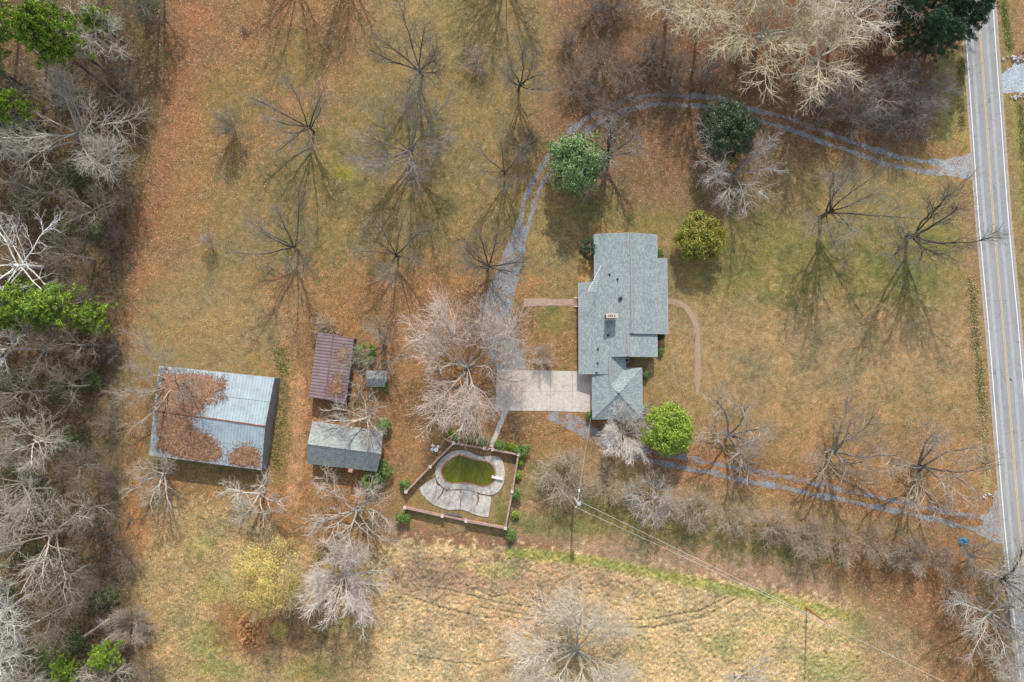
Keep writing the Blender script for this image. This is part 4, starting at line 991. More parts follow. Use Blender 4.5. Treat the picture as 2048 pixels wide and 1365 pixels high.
mailbox(2000, 1130, 1.5, 'white mailbox at the road edge, lower of the pair below the south lane', M['white'])
mailbox(1920, 137, 1.4, 'black mailbox on the grass verge left of the road near the pines', M['dark'])
mailbox(2040, 112, 1.4, 'dark mailbox across the road beside the neighbour\'s gravel entrance', M['dark'])
# blue tarp-covered heap
bt = G(1929, 1083, .3); m1 = MB((bt.x, bt.y, 0)); nn = 9
Vt = []
for j in range(7):
    for i in range(nn):
        u, v_ = i / (nn - 1), j / 6; ed = min(u, 1 - u, v_, 1 - v_)
        Vt.append(Vector((bt.x - 1.1 + 2.2 * u + rr.gauss(0, .05), bt.y - .65 + 1.3 * v_ + rr.gauss(0, .05) - .15 * u, (.05 if ed < .01 else .45 + rr.uniform(-.14, .18)))))
m1.add(Vt, [[j * nn + i, j * nn + i + 1, (j + 1) * nn + i + 1, (j + 1) * nn + i] for j in range(6) for i in range(nn - 1)])
tag(m1.build('tarp', simple('blue_tarp', (.025, .13, .22), .6, 2.5, .35, .5)), 'crumpled bright blue tarp over a low heap near the lower driveway mouth', 'tarp')
m1 = MB(); p = G(2022, 760, .05); m1.o = Vector((p.x, p.y, 0)); m1.tube((p.x - .2, p.y + .25, .06), (p.x + .2, p.y - .25, .06), .08, .05, 6); tag(m1.build('tyre_scrap', M['dark']), 'small black tyre scrap lying in the right lane of the road', 'debris')
def rock(px, py, n, label, spread=1.0):
    p = G(px, py); m1 = MB((p.x, p.y, 0))
    for k in range(n):
        q_ = Vector((p.x + rr.gauss(0, spread), p.y + rr.gauss(0, spread * .3), .1)); s = rr.uniform(.15, .4)
        bm = bmesh.new(); bmesh.ops.create_icosphere(bm, subdivisions=1, radius=s)
        vs = [v_.co * rr.uniform(.75, 1.2) + q_ for v_ in bm.verts]; bm.verts.index_update(); m1.add(vs, [[v_.index for v_ in f.verts] for f in bm.faces]); bm.free()
    tag(m1.build('rubble', simple('pale_rubble', (.42, .40, .38), .3, 4)), label, 'rocks')
rock(2032, 118, 16, 'pale rubble round the culvert at the top side of the neighbour\'s entrance'); rock(2038, 194, 12, 'dark grey rubble at the lower side of the neighbour\'s entrance')
rock(1976, 990, 8, 'pale stones on the verge above the lower driveway mouth', .8)
# dirt mound
def mound(px, py, rx, ry, h, label, mat, cat='dirt mound', name='dirt_mound'):
    c = G(px, py); mb = MB((c.x, c.y, 0)); n = 26; VV = []
    r_ = np.random.RandomState(int(px)); nz = r_.rand(n, n)
    for j in range(n):
        for i in range(n):
            u, v_ = i / (n - 1) * 2 - 1, j / (n - 1) * 2 - 1; rad = math.hypot(u, v_)
            z = h * max(0, 1 - rad * rad) * (0.55 + .9 * nz[j, i]) - .03
            VV.append(Vector((c.x + u * rx + r_.randn() * .06, c.y + v_ * ry + r_.randn() * .06, z)))
    mb.add(VV, [[j * n + i, j * n + i + 1, (j + 1) * n + i + 1, (j + 1) * n + i] for j in range(n - 1) for i in range(n - 1)])
    tag(mb.build(name, mat), label, cat)
mound(506, 1262, 3.2, 4.2, 1.5, 'lumpy orange-brown mound of soil and brush left of the yellow tree\'s foot', simple('clay', (.42, .22, .09), .5, 1.6, scale2=5))

# ------------------------------------------------------------------ trees
class TP: pass
def rvec(r): 
    v = np.array([r.gauss(0, 1), r.gauss(0, 1), r.gauss(0, 1)]); return v / np.linalg.norm(v)
def grow_tree(seed, trunk_h, trunk_r, spec, lean=(0, 0), nstem=1, stem_spread=0.0):
    """spec: per level dict(kids,len,ang,trop,wob,nseg,start,ratio,rr). Returns segments per level"""
    r = random.Random(seed); segs = {i: [] for i in range(len(spec) + 1)}
    def norm(v): return v / (np.linalg.norm(v) + 1e-9)
    def branch(p, d, L, rad, lvl, trop, wob, nseg, rend):
        pts = [p]; rads = [rad]
        for i in range(nseg):
            d = norm(d + np.array([r.gauss(0, wob), r.gauss(0, wob), r.gauss(0, wob * .7) + trop]))
            p2 = p + d * (L / nseg); r2 = rad * (1 - (1 - rend) * (i + 1) / nseg)
            segs[lvl].append((p, p2, rads[-1], r2)); pts.append(p2); rads.append(r2); p = p2
        if lvl >= len(spec): return
        S = spec[lvl]; n = S['kids']; n = max(1, int(round(n * r.uniform(.8, 1.2)))); az = r.uniform(0, 6.28)
        for k in range(n):
            t = S['start'] + (1 - S['start']) * ((k + r.uniform(.1, .9)) / n); t = min(t, .999)
            f = t * nseg; i = int(f); q = pts[i] + (pts[i + 1] - pts[i]) * (f - i); dd = norm(pts[i + 1] - pts[i])
            az += 2.4 + r.uniform(-.5, .5)
            a = dd; h = np.array([0, 0, 1.0]) if abs(a[2]) < .95 else np.array([1.0, 0, 0])
            u = norm(np.cross(a, h)); v = np.cross(a, u)
            ang = S['ang'] * r.uniform(.75, 1.25)
            cd = norm(a * math.cos(ang) + (u * math.cos(az) + v * math.sin(az)) * math.sin(ang))
            Lc = S['len'] * r.uniform(.7, 1.2) * (1 - S.get('fall', .45) * t)
            rc_ = min(rads[i] * .8, S['rad'] * r.uniform(.75, 1.2))
            branch(q, cd, Lc, rc_, lvl + 1, S['trop'], S['wob'], S['nseg'], S['rend'])
        return
    for s in range(nstem):
        a = 6.28 * s / nstem + r.uniform(0, 1)
        d = norm(np.array([lean[0] + stem_spread * math.cos(a), lean[1] + stem_spread * math.sin(a), 1.0]))
        branch(np.array([.1 * math.cos(a) * (nstem > 1), .1 * math.sin(a) * (nstem > 1), -.1]), d, trunk_h, trunk_r, 0, 0, .05, 4, .75)
    return segs
def seg_mesh(name, segl, k, mat, rmin=0.0):
    if isinstance(segl[0][0], tuple): pass
    P0 = np.array([s[0] for s in segl]); P1 = np.array([s[1] for s in segl]); R0 = np.maximum(np.array([s[2] for s in segl]), rmin); R1 = np.maximum(np.array([s[3] for s in segl]), rmin * .7)
    D = P1 - P0; D /= (np.linalg.norm(D, axis=1, keepdims=True) + 1e-9)
    H = np.where(np.abs(D[:, 2:3]) < .95, np.array([[0, 0, 1.0]]), np.array([[1.0, 0, 0]]))
    U = np.cross(D, H); U /= np.linalg.norm(U, axis=1, keepdims=True); W = np.cross(D, U)
    th = np.arange(k) * 2 * np.pi / k
    ring = U[:, None, :] * np.cos(th)[None, :, None] + W[:, None, :] * np.sin(th)[None, :, None]
    A = P0[:, None, :] + ring * R0[:, None, None]; B = (P1 + D * (R1 * .3)[:, None])[:, None, :] + ring * R1[:, None, None]
    V = np.concatenate([A, B], 1).reshape(-1, 3); n = len(segl)
    i = np.arange(k); j = (i + 1) % k
    f = np.stack([i, j, j + k, i + k], -1)[None] + (np.arange(n) * 2 * k)[:, None, None]
    return V, f.reshape(-1, 4)
def join_segs(name, parts, mat):
    Vs, Fs, o = [], [], 0
    for segl, k, rmin in parts:
        if not segl: continue
        V, F = seg_mesh(name, segl, k, mat, rmin); Vs.append(V); Fs.append(F + o); o += len(V)
    return np_mesh(name, np.concatenate(Vs), [np.concatenate(Fs)], mat, True)
PROTO = {}
def proto(kind, seed, trunk_h, trunk_r, spec, **kw):
    s = grow_tree(seed, trunk_h, trunk_r, spec, **kw)
    last = s[len(spec)]
    E_ = np.array([x[1] for x in last]); cx_, cy_ = E_[:, 0].mean() * .0, E_[:, 1].mean() * .0
    R = np.percentile(np.hypot(E_[:, 0], E_[:, 1]), 93); Hh = np.percentile(E_[:, 2], 98)
    tr = join_segs('trunk', [(s[0], 9, 0), (s[1], 7, 0)], M['bark'])
    cr = join_segs('crown', [(s[2], 5, .02)] + [(s[l], 3, kw2) for l, kw2 in zip(range(3, len(spec) + 1), (.016, .012, .01))], M['bark'])
    PROTO[kind] = (tr, cr, R, Hh)
def L_(kids, len_, ang, trop, wob, nseg, start, rad, rend, fall=.45): return dict(kids=kids, len=len_, ang=ang, trop=trop, wob=wob, nseg=nseg, start=start, rad=rad, rend=rend, fall=fall)
for v in range(5):   # pecans: low fork, long ascending limbs
    proto('pecan%d' % v, 100 + v, [2.6, 3.2, 2.2, 3.6, 2.8][v], .33, [L_([10, 9, 11, 9, 8][v], 11.5, [.8, .9, .85, .75, .95][v], .025, [.07, .09, .08, .11, .07][v], 8, .5, .165, .3, .15), L_(8, 5.0, .5, .02, .1, 5, .25, .068, .3), L_(6, 2.8, .6, .01, .14, 4, .15, .036, .4), L_(4, 1.5, .6, .0, .16, 3, .1, .021, .5)])
for v in range(3):   # broad crowned, very twiggy
    proto('broad%d' % v, 200 + v, 2.6, .36, [L_(17, 10.0, 1.0, .035, .08, 8, .3, .12, .28, .1), L_(9, 4.8, .55, .02, .1, 5, .25, .055, .35), L_(7, 2.4, .6, .0, .14, 3, .12, .034, .45), L_(5, 1.3, .6, .0, .18, 2, .1, .023, .5)])
for v in range(3):   # open pale crowns
    proto('airy%d' % v, 250 + v, 4.0, .34, [L_([13, 10, 12][v], 9.5, [1.0, .85, 1.1][v], .03, .1, 8, .45, .13, .3, .1), L_(7, 4.6, .55, .02, .14, 5, .25, .06, .35), L_(5, 2.4, .6, .0, .17, 3, .12, .038, .45), L_(4, 1.3, .6, .0, .2, 2, .1, .025, .5)])
for v in range(3):   # rounded dense ornamental: many fine upright fans
    proto('fan%d' % v, 300 + v, 1.0, .2, [L_(28, 6.6, .85, .04, .06, 7, .25, .065, .35, .1), L_(8, 3.0, .4, .02, .08, 4, .2, .034, .4), L_(6, 1.6, .45, .0, .12, 3, .15, .024, .5), L_(3, .8, .5, 0, .15, 2, .1, .018, .6)])
for v in range(3):   # small orchard trees, arching twigs
    proto('fruit%d' % v, 400 + v, .9, .12, [L_(10, 3.0, 1.05, .03, .14, 5, .5, .05, .4, .1), L_(8, 1.9, .7, -.03, .16, 4, .2, .03, .45), L_(6, 1.2, .7, -.02, .2, 3, .12, .022, .5), L_(2, .6, .7, 0, .2, 2, .1, .017, .6)])
for v in range(5):   # woodland trees: tall with upper crown
    proto('wood%d' % v, 500 + v, [9.0, 7.5, 8.5, 10, 6][v], .22, [L_([11, 8, 10, 7, 9][v], 6.6, [.85, .7, 1.0, .8, .95][v], .03, [.09, .12, .1, .14, .1][v], 6, .5, .105, .35, .3), L_(7, 3.3, .6, .02, .14, 4, .2, .056, .4), L_(5, 1.8, .65, 0, .17, 3, .15, .036, .5), L_(3, 1.1, .65, 0, .2, 2, .1, .025, .5)])
for v in range(3):
    proto('gnarl%d' % v, 600 + v, [3.0, 2.4, 2.8][v], .32, [L_([8, 7, 9][v], 8.5, .95, .02, .15, 8, .5, .2, .35, .1), L_(7, 4.2, .6, .02, .17, 5, .25, .085, .4), L_(6, 2.1, .65, .0, .2, 4, .2, .037, .4), L_(4, 1.2, .65, 0, .22, 2, .1, .022, .5)])
proto('syc0', 650, 10.0, .32, [L_(11, 10.0, 1.2, .03, .14, 8, .5, .12, .35, .2), L_(7, 4.6, .7, .02, .2, 6, .3, .06, .45), L_(4, 2.3, .7, 0, .22, 4, .2, .04, .5), L_(2, 1.0, .8, 0, .3, 2, .1, .028, .5)])
for v in range(2):
    proto('shrub%d' % v, 700 + v, .35, .06, [L_(10, 1.6, .7, .02, .15, 4, .3, .03, .4, .1), L_(6, .9, .6, 0, .2, 3, .15, .02, .5), L_(3, .5, .6, 0, .2, 2, .1, .016, .6)], nstem=4, stem_spread=.5)
for v in range(3):
    proto('scrub%d' % v, 720 + v, 1.4, .09, [L_([8, 6, 9][v], 3.6, .6, .02, .12, 5, .3, .05, .4, .1), L_(6, 2.0, .55, .0, .15, 4, .2, .032, .5), L_(4, 1.2, .6, 0, .18, 2, .1, .023, .6)], nstem=3, stem_spread=.45)
proto('willow0', 740, 2.0, .28, [L_(12, 7.5, .85, .03, .1, 6, .5, .12, .3, .1), L_(8, 3.2, .6, -.01, .12, 4, .2, .045, .4), L_(6, 1.6, .6, -.03, .16, 3, .15, .028, .5), L_(4, .9, .6, -.05, .2, 2, .1, .02, .6)])

DARKBARK = (0.10, 0.085, 0.07, 1); GREYBARK = (0.27, 0.24, 0.20, 1); PALEBARK = (0.47, 0.42, 0.35, 1); WHITEBARK = (0.80, 0.78, 0.73, 1)
BROWNBARK = (0.25, 0.19, 0.145, 1); TANBARK = (0.52, 0.43, 0.30, 1); PINKBARK = (0.56, 0.465, 0.40, 1)
def tree(kind, px, py, R, h, label, trunkc=DARKBARK, crownc=GREYBARK, rot=None, cat='tree', name='bare_tree', group=None, z=0.0):
    tr, cr, R0, H0 = PROTO[kind]; b = G(px, py, 0)
    if rot is None: rot = rr.uniform(0, 6.28)
    e_ = empty(name, (b.x, b.y, z), rot, (R / 10 / R0, R / 10 / R0, h / H0))
    for nm, me_, cl in (('trunk', tr, trunkc), ('crown', cr, crownc)):
        o = link_mesh(nm, me_, e_); k = rr.uniform(.9, 1.1); o.color = (cl[0] * k, cl[1] * k, cl[2] * k, 1)
    tag(e_, label, cat, group); return e_

GO = 'bare pecan trees of the orchard'
tree('pecan1', 600, -60, 95, 16, 'bare tree just above the top edge, its shadow streaking into the orchard, left one', DARKBARK, GREYBARK, 1.4, group=GO)
tree('pecan3', 700, -85, 100, 17, 'bare tree just above the top edge, its shadow streaking into the orchard, right one', DARKBARK, GREYBARK, 2.4, group=GO)
tree('pecan2', 1010, -60, 95, 16, 'bare tree just above the top edge, above the round twiggy shrub', DARKBARK, GREYBARK, .4, group=GO)
tree('pecan0', 845, 152, 92, 17, 'dark bare tree at the top centre with upright fanned limbs above its fork', DARKBARK, (.17, .15, .125, 1), 0.4, group=GO)
tree('pecan1', 628, 264, 95, 15, 'bare orchard tree with long limbs stretching left, upper left of the orchard', DARKBARK, GREYBARK, 2.2, group=GO)
tree('pecan2', 822, 308, 108, 16, 'widest grey-limbed bare tree in the middle of the orchard', GREYBARK, (.28, .25, .22, 1), 1.0, group=GO)
tree('pecan3', 1037, 182, 72, 14, 'bare dark tree right of the round twiggy shrub, top right of the orchard', DARKBARK, GREYBARK, 4.0, group=GO)
tree('pecan4', 1010, 350, 62, 12, 'bare tree just left of the gravel drive, level with the glossy green tree', DARKBARK, GREYBARK, 5.1, group=GO)
tree('pecan1', 598, 503, 98, 14, 'bare tree with left-reaching limbs, bottom left of the orchard, above the maroon shed', DARKBARK, (.22, .19, .16, 1), 0.7, group=GO)
tree('pecan4', 797, 516, 82, 13, 'bare tree at the orchard\'s bottom centre, between the sheds and the gravel drive', DARKBARK, GREYBARK, 2.9, group=GO)
tree('pecan0', 975, 538, 86, 14, 'bare dark tree leaning over the gravel drive, above the huge pale tree', DARKBARK, (.16, .14, .12, 1), 3.5, group=GO)
tree('airy1', 1640, 436, 104, 18, 'bare tree on the front lawn below the north drive, left of the darker one', DARKBARK, (.27, .245, .2, 1), 5.2, group='bare trees on the front lawn')
tree('pecan3', 1812, 474, 112, 18, 'dark bare tree nearest the road below the north drive mouth, branches over asphalt', (.09, .08, .07, 1), (.14, .125, .11, 1), 2.0, group='bare trees on the front lawn')
tree('gnarl0', 1452, 868, 92, 10, 'bare crooked tree right of the round yellow-green tree, above the south lane', (.2, .17, .14, 1), (.34, .29, .24, 1), 0.5, group='bare trees along the south lane')
tree('gnarl1', 1652, 900, 108, 12, 'bare crooked tree in the middle of the three above the south lane', (.2, .17, .14, 1), (.30, .25, .2, 1), 1.6, group='bare trees along the south lane')
tree('gnarl2', 1824, 930, 104, 12, 'bare crooked tree nearest the road of the three above the south lane', (.17, .145, .12, 1), (.32, .265, .21, 1), 3.0, group='bare trees along the south lane')
tree('broad1', 936, 738, 136, 14, 'huge pale bare tree with a dense round crown over the gravel and concrete pad', (.34, .30, .25, 1), PINKBARK, 1.1)
tree('pecan3', 771, 693, 78, 10, 'bare tree whose limbs reach left over the maroon shed roof', DARKBARK, (.3, .26, .21, 1), 2.0, group='bare trees among the sheds')
tree('gnarl1', 738, 838, 74, 9.5, 'bare pale tree spreading over the right half of the workshop roof', PALEBARK, PALEBARK, 3.4, group='bare trees among the sheds')
tree('pecan1', 368, 768, 104, 13, 'bare tree growing over the top left corner of the metal barn', (.30, .25, .19, 1), (.33, .28, .23, 1), 1.5, group='bare trees among the sheds')
tree('gnarl0', 528, 985, 66, 10, 'bare pale tree just below the barn\'s bottom right corner', PALEBARK, PALEBARK, 4.6, group='bare trees among the sheds')
tree('gnarl1', 340, 945, 66, 9, 'bare pale tree below the barn\'s bottom left corner', PALEBARK, PALEBARK, 5.3, group='bare trees among the sheds')
tree('gnarl2', 716, 1016, 92, 8.5, 'bare forked tree with thick limbs between the workshop and the pale round tree', (.30, .27, .23, 1), (.46, .41, .35, 1), 2.3, group='bare trees among the sheds')
tree('fan0', 690, 1148, 84, 9, 'pale grey round bare tree with fine fanned twigs, right of the yellow tree', (.5, .46, .4, 1), (.68, .61, .55, 1), 0.3)
tree('broad1', 1152, 1292, 132, 14, 'large pale bare tree with a round crown, at the bottom of the straw field', (.40, .36, .30, 1), (.62, .55, .45, 1), 2.0)
tree('gnarl1', 1470, 1345, 62, 9, 'bare pale tree cut by the bottom edge, right of the large field tree', PALEBARK, PALEBARK, 1.0)
tree('fan1', 1244, 866, 58, 6, 'pale grey fine-twigged tree against the garage\'s south side', PALEBARK, (.66, .62, .56, 1), 1.0)
tree('fan2', 1086, 712, 25, 3.6, 'small pale bare tree on the lawn above the concrete pad', PALEBARK, (.50, .43, .36, 1), 2.0)
tree('gnarl1', 1216, 318, 88, 12, 'bare tree with dark trunk just right of the glossy green tree', (.10, .085, .075, 1), (.30, .27, .24, 1), 4.4)
tree('airy2', 1455, 362, 96, 11, 'pale bare tree below the dark evergreen, above the yellow-green round tree', GREYBARK, (.44, .41, .37, 1), .4)
tree('fan2', 1046, 300, 34, 7, 'slender upright bare sapling between two orchard trees near the drive bend', DARKBARK, (.16, .14, .12, 1), 1)
tree('scrub0', 470, 262, 36, 8, 'small pale bare sapling left of the orchard near the wood\'s edge', GREYBARK, (.34, .30, .26, 1), 1)
tree('scrub1', 424, 487, 20, 4.5, 'tiny pale bare sapling alone on the lawn, left of the orchard', GREYBARK, (.42, .37, .33, 1), 1)
tree('scrub1', 657, 95, 12, 1.5, 'tiny bare shrub in the leaves, left of the top centre tree', BROWNBARK, (.3, .25, .2, 1), 1, 'shrub', 'bare_shrub')
tree('scrub0', 490, 62, 11, 1.4, 'tiny bare shrub in the leaves near the top left of the orchard', BROWNBARK, (.3, .25, .2, 1), 1, 'shrub', 'bare_shrub')
tree('scrub2', 955, 126, 36, 3.6, 'round twiggy bare shrub between the two top orchard trees', BROWNBARK, (.40, .32, .28, 1), 1, 'shrub', 'bare_shrub')
tree('shrub1', 654, 656, 26, 3.4, 'pale bare shrub at the maroon shed\'s top left corner', TANBARK, TANBARK, 2, 'shrub', 'bare_shrub')
fr = [(1122, 948, 58), (1214, 970, 46), (1300, 994, 56), (1384, 1012, 44), (1458, 1034, 44), (1535, 1048, 42), (1602, 1072, 46), (1672, 1082, 46), (1735, 1086, 36), (1806, 1102, 44), (1866, 1112, 34)]
ordn = ['first', 'second', 'third', 'fourth', 'fifth', 'sixth', 'seventh', 'eighth', 'ninth', 'tenth', 'eleventh', 'twelfth', 'thirteenth', 'fourteenth', 'fifteenth', 'sixteenth', 'seventeenth', 'eighteenth', 'nineteenth', 'twentieth']
for i, (x, y, R) in enumerate(fr):
    tree('fruit%d' % (i % 3), x, y, R, 5.2 + (i % 3) * .5, 'low brown bare tree, %s from the left in the row south of the lane' % ordn[i], BROWNBARK, (.38, .31, .24, 1) if i not in (2,) else (.42, .39, .35, 1), None, group='low bare trees in a row south of the lane')
# north wood
nw = [('wood0', 1392, 70, 66, 18), ('airy0', 1510, 95, 110, 19), ('wood2', 1588, 160, 76, 19), ('wood3', 1655, 85, 74, 20), ('wood1', 1330, 45, 52, 15), ('wood0', 1470, 20, 70, 19), ('wood2', 1600, 20, 80, 20), ('wood1', 1720, 30, 60, 18)]
for i, (k, x, y, R, h) in enumerate(sorted(nw, key=lambda t: t[1])):
    tree(k, x, y, R * 1.25, h, 'tall cream-tinted bare tree, %s from the left in the tall clump at the top' % ordn[i], PALEBARK, (.62, .54, .38, 1) if i < 5 else (.56, .51, .42, 1), None, group='tall pale trees at the top of the photo')
nz_ = [(1150, 165, 42, 5), (1200, 130, 45, 6), (1250, 150, 45, 6), (1300, 115, 46, 6), (1345, 150, 40, 6), (1410, 150, 40, 6), (1185, 30, 40, 5), (1225, 15, 45, 6), (1130, 90, 30, 4), (1180, 205, 34, 4.5), (1222, 238, 36, 5), (1262, 196, 40, 6), (1335, 205, 38, 6)]
for i, (x, y, R, h) in enumerate(sorted(nz_)):
    tree('scrub%d' % (i % 3), x, y, R * 1.1, h, 'low brown twiggy tree, %s from the left in the thicket above the north drive' % ordn[i], BROWNBARK, (.27, .22, .185, 1), None, group='low twiggy trees above the north drive')
ng = [(1640, 215, 55, 8), (1690, 190, 50, 8), (1735, 215, 55, 9), (1780, 185, 50, 9), (1800, 240, 55, 9), (1700, 250, 45, 8), (1760, 262, 40, 7), (1845, 205, 44, 9)]
for i, (x, y, R, h) in enumerate(sorted(ng)):
    tree('wood%d' % (i % 5) if i % 2 else 'scrub%d' % (i % 2), x, y, R, h, 'grey bare tree, %s from the left in the shaded grove below the pines' % ordn[i], GREYBARK, (.25, .225, .21, 1), None, group='grey bare trees in the shaded grove')
# south-east corner trees
tree('pecan2', 1938, 1108, 52, 8, 'small bare tree beside the blue tarp, branches towards the road', (.20, .17, .14, 1), GREYBARK, 0, group='bare trees by the road in the lower right')
tree('gnarl0', 1985, 1150, 86, 14, 'bare tree with dark thick limbs crossing the road in the lower right', (.12, .105, .09, 1), (.38, .35, .31, 1), 0, group='bare trees by the road in the lower right')
tree('airy1', 1958, 1215, 100, 12, 'pale many-branched tree below the white mailbox, lower right', (.48, .45, .4, 1), (.45, .42, .37, 1), 2, group='bare trees by the road in the lower right')
tree('airy0', 1990, 1325, 84, 13, 'pale bare tree in the bottom right corner beside the road', PALEBARK, (.42, .38, .33, 1), 4, group='bare trees by the road in the lower right')
tree('scrub1', 1900, 1180, 50, 7, 'brown twiggy small tree left of the pale tree, lower right', BROWNBARK, (.36, .30, .25, 1), 4, group='bare trees by the road in the lower right')

# west wood
wl = [  # kind,x,y,R,h,tone
    ('wood0', 260, 120, 75, 15, 1), ('wood1', 150, 60, 60, 15, 0), ('wood2', 320, 45, 50, 13, 0), ('airy0', 185, 280, 138, 15, 1), ('wood3', 60, 320, 80, 17, 1), ('wood4', 205, 610, 50, 11, 0), ('wood4', 265, 215, 48, 10, 0), ('wood4', 85, 1010, 60, 14, 1), ('wood0', 250, 340, 60, 13, 1),
    ('wood1', 130, 400, 60, 15, 0), ('wood2', 225, 440, 56, 12, 0), ('wood3', 40, 440, 60, 17, 1), ('wood0', 190, 520, 50, 12, 0), ('wood1', 60, 700, 60, 17, 2), ('wood2', 150, 700, 62, 14, 0), ('wood3', 210, 690, 46, 11, 0),
    ('wood0', 110, 780, 60, 15, 0), ('wood1', 190, 770, 50, 12, 0), ('wood2', 40, 840, 66, 17, 1), ('wood3', 130, 880, 76, 15, 1), ('airy2', 80, 960, 100, 15, 1), ('wood0', 200, 930, 50, 11, 0), ('wood1', 215, 1010, 56, 12, 0),
    ('airy1', 130, 1060, 112, 15, 1), ('wood2', 40, 1090, 80, 17, 2), ('wood3', 180, 1130, 66, 13, 0), ('wood0', 60, 1190, 80, 16, 2), ('wood1', 150, 1220, 66, 14, 0), ('wood2', 40, 1300, 80, 16, 2), ('wood3', 110, 1340, 60, 14, 1),
    ('wood0', 250, 1330, 60, 9, 1), ('wood1', 20, 160, 60, 16, 0), ('wood2', 90, 210, 60, 15, 0), ('wood1', 20, 560, 60, 16, 0), ('wood3', -60, 300, 90, 17, 1), ('airy0', -70, 800, 110, 17, 1), ('wood1', -50, 1050, 90, 17, 1), ('wood0', 330, -40, 60, 15, 0), ('wood0', 210, -30, 60, 15, 0)]
bands = {'in the first rank back from the clearing': [], 'deep in the west wood': [], 'at the photo\'s left border': []}
for t_ in wl:
    k = 'at the photo\'s left border' if t_[1] < 70 else ('deep in the west wood' if t_[1] < 170 else 'in the first rank back from the clearing')
    bands[k].append(t_)
tones = {0: (GREYBARK, (.215, .185, .14, 1), 'grey-brown'), 1: (PALEBARK, (.42, .39, .32, 1), 'pale grey'), 2: ((.62, .6, .56, 1), (.56, .55, .49, 1), 'silvery')}
for bk, L in bands.items():
    for i, (k, x, y, R, h, tn) in enumerate(sorted(L, key=lambda t: t[2])):
        a, b, nm = tones[tn]
        tree(k, x, y, R, h, '%s bare tree, %s from the top %s' % (nm, ordn[min(i, 19)], bk), a, b, None, group='bare trees of the west wood')
tree('syc0', 85, 535, 128, 15, 'white-barked tree with bold bare limbs, above the bright green crowns at the left', WHITEBARK, (.62, .60, .56, 1), 0.9)
tree('fan1', 270, 1240, 46, 5, 'round bare shrubby tree at the wood\'s lower edge beside the fallen log', GREYBARK, (.40, .34, .28, 1), 0)
for i, (x, y, R, h) in enumerate([(235, 165, 40, 5), (290, 230, 34, 4), (265, 400, 32, 4), (245, 480, 30, 4), (240, 700, 32, 4), (225, 850, 36, 4), (232, 960, 34, 4), (262, 1120, 34, 3.5), (200, 1170, 40, 5), (120, 640, 44, 5), (130, 1140, 40, 5), (300, 1340, 40, 4)]):
    tree('scrub%d' % (i % 2), x, y, R, h, 'low brown brushy sapling, %s from the top along the west wood\'s edge' % ordn[i], BROWNBARK, (.24, .195, .16, 1), None, group='brushy saplings along the wood edge')

# underbrush: uncountable thin stems on the wood floor
def brush(name, pts, n, label, hmax, seed, color):
    r = random.Random(seed); segl = []
    for k in range(n):
        x, y, sx, sy = r.choice(pts); p = G(x + r.gauss(0, sx), y + r.gauss(0, sy)); a = r.uniform(0, 6.28); t = r.uniform(.2, 1.4)
        d = np.array([math.cos(a) * t, math.sin(a) * t, 1.0]); d /= np.linalg.norm(d); L = r.uniform(.5, hmax); p0 = np.array([p.x, p.y, 0.0]); p1 = p0 + d * L * .5
        d2 = d + np.array([r.gauss(0, .4), r.gauss(0, .4), 0]); d2 /= np.linalg.norm(d2); p2 = p1 + d2 * L * .5
        segl += [(p0, p1, .022, .018), (p1, p2, .018, .01)]
        for q_ in range(3):
            d3 = d2 + np.array([r.gauss(0, .8), r.gauss(0, .8), r.gauss(0, .3)]); segl.append((p1, p1 + d3 * L * .3, .014, .008))
    me_ = join_segs(name, [(segl, 3, 0)], M['bark']); o = link_mesh(name, me_); o.color = color; tag(o, label, 'underbrush', kind='stuff')
brush('underbrush', [(60, y, 80, 35) for y in range(20, 1380, 60)] + [(170, y, 50, 35) for y in range(20, 1380, 60)] + [(230, y, 18, 30) for y in range(50, 1380, 80)] + [(270, y, 25, 30) for y in (40, 120, 200)], 9000, 'tangled thin brown brush covering the west wood floor', 3.2, 5, (.21, .17, .14, 1))
brush('underbrush', [(x, y, 40, 30) for x in range(1160, 1880, 70) for y in (30, 110, 180)] + [(x, 240, 40, 18) for x in range(1560, 1860, 60)], 4200, 'thin brown brush under the tall trees at the top', 2.8, 6, (.22, .17, .14, 1))

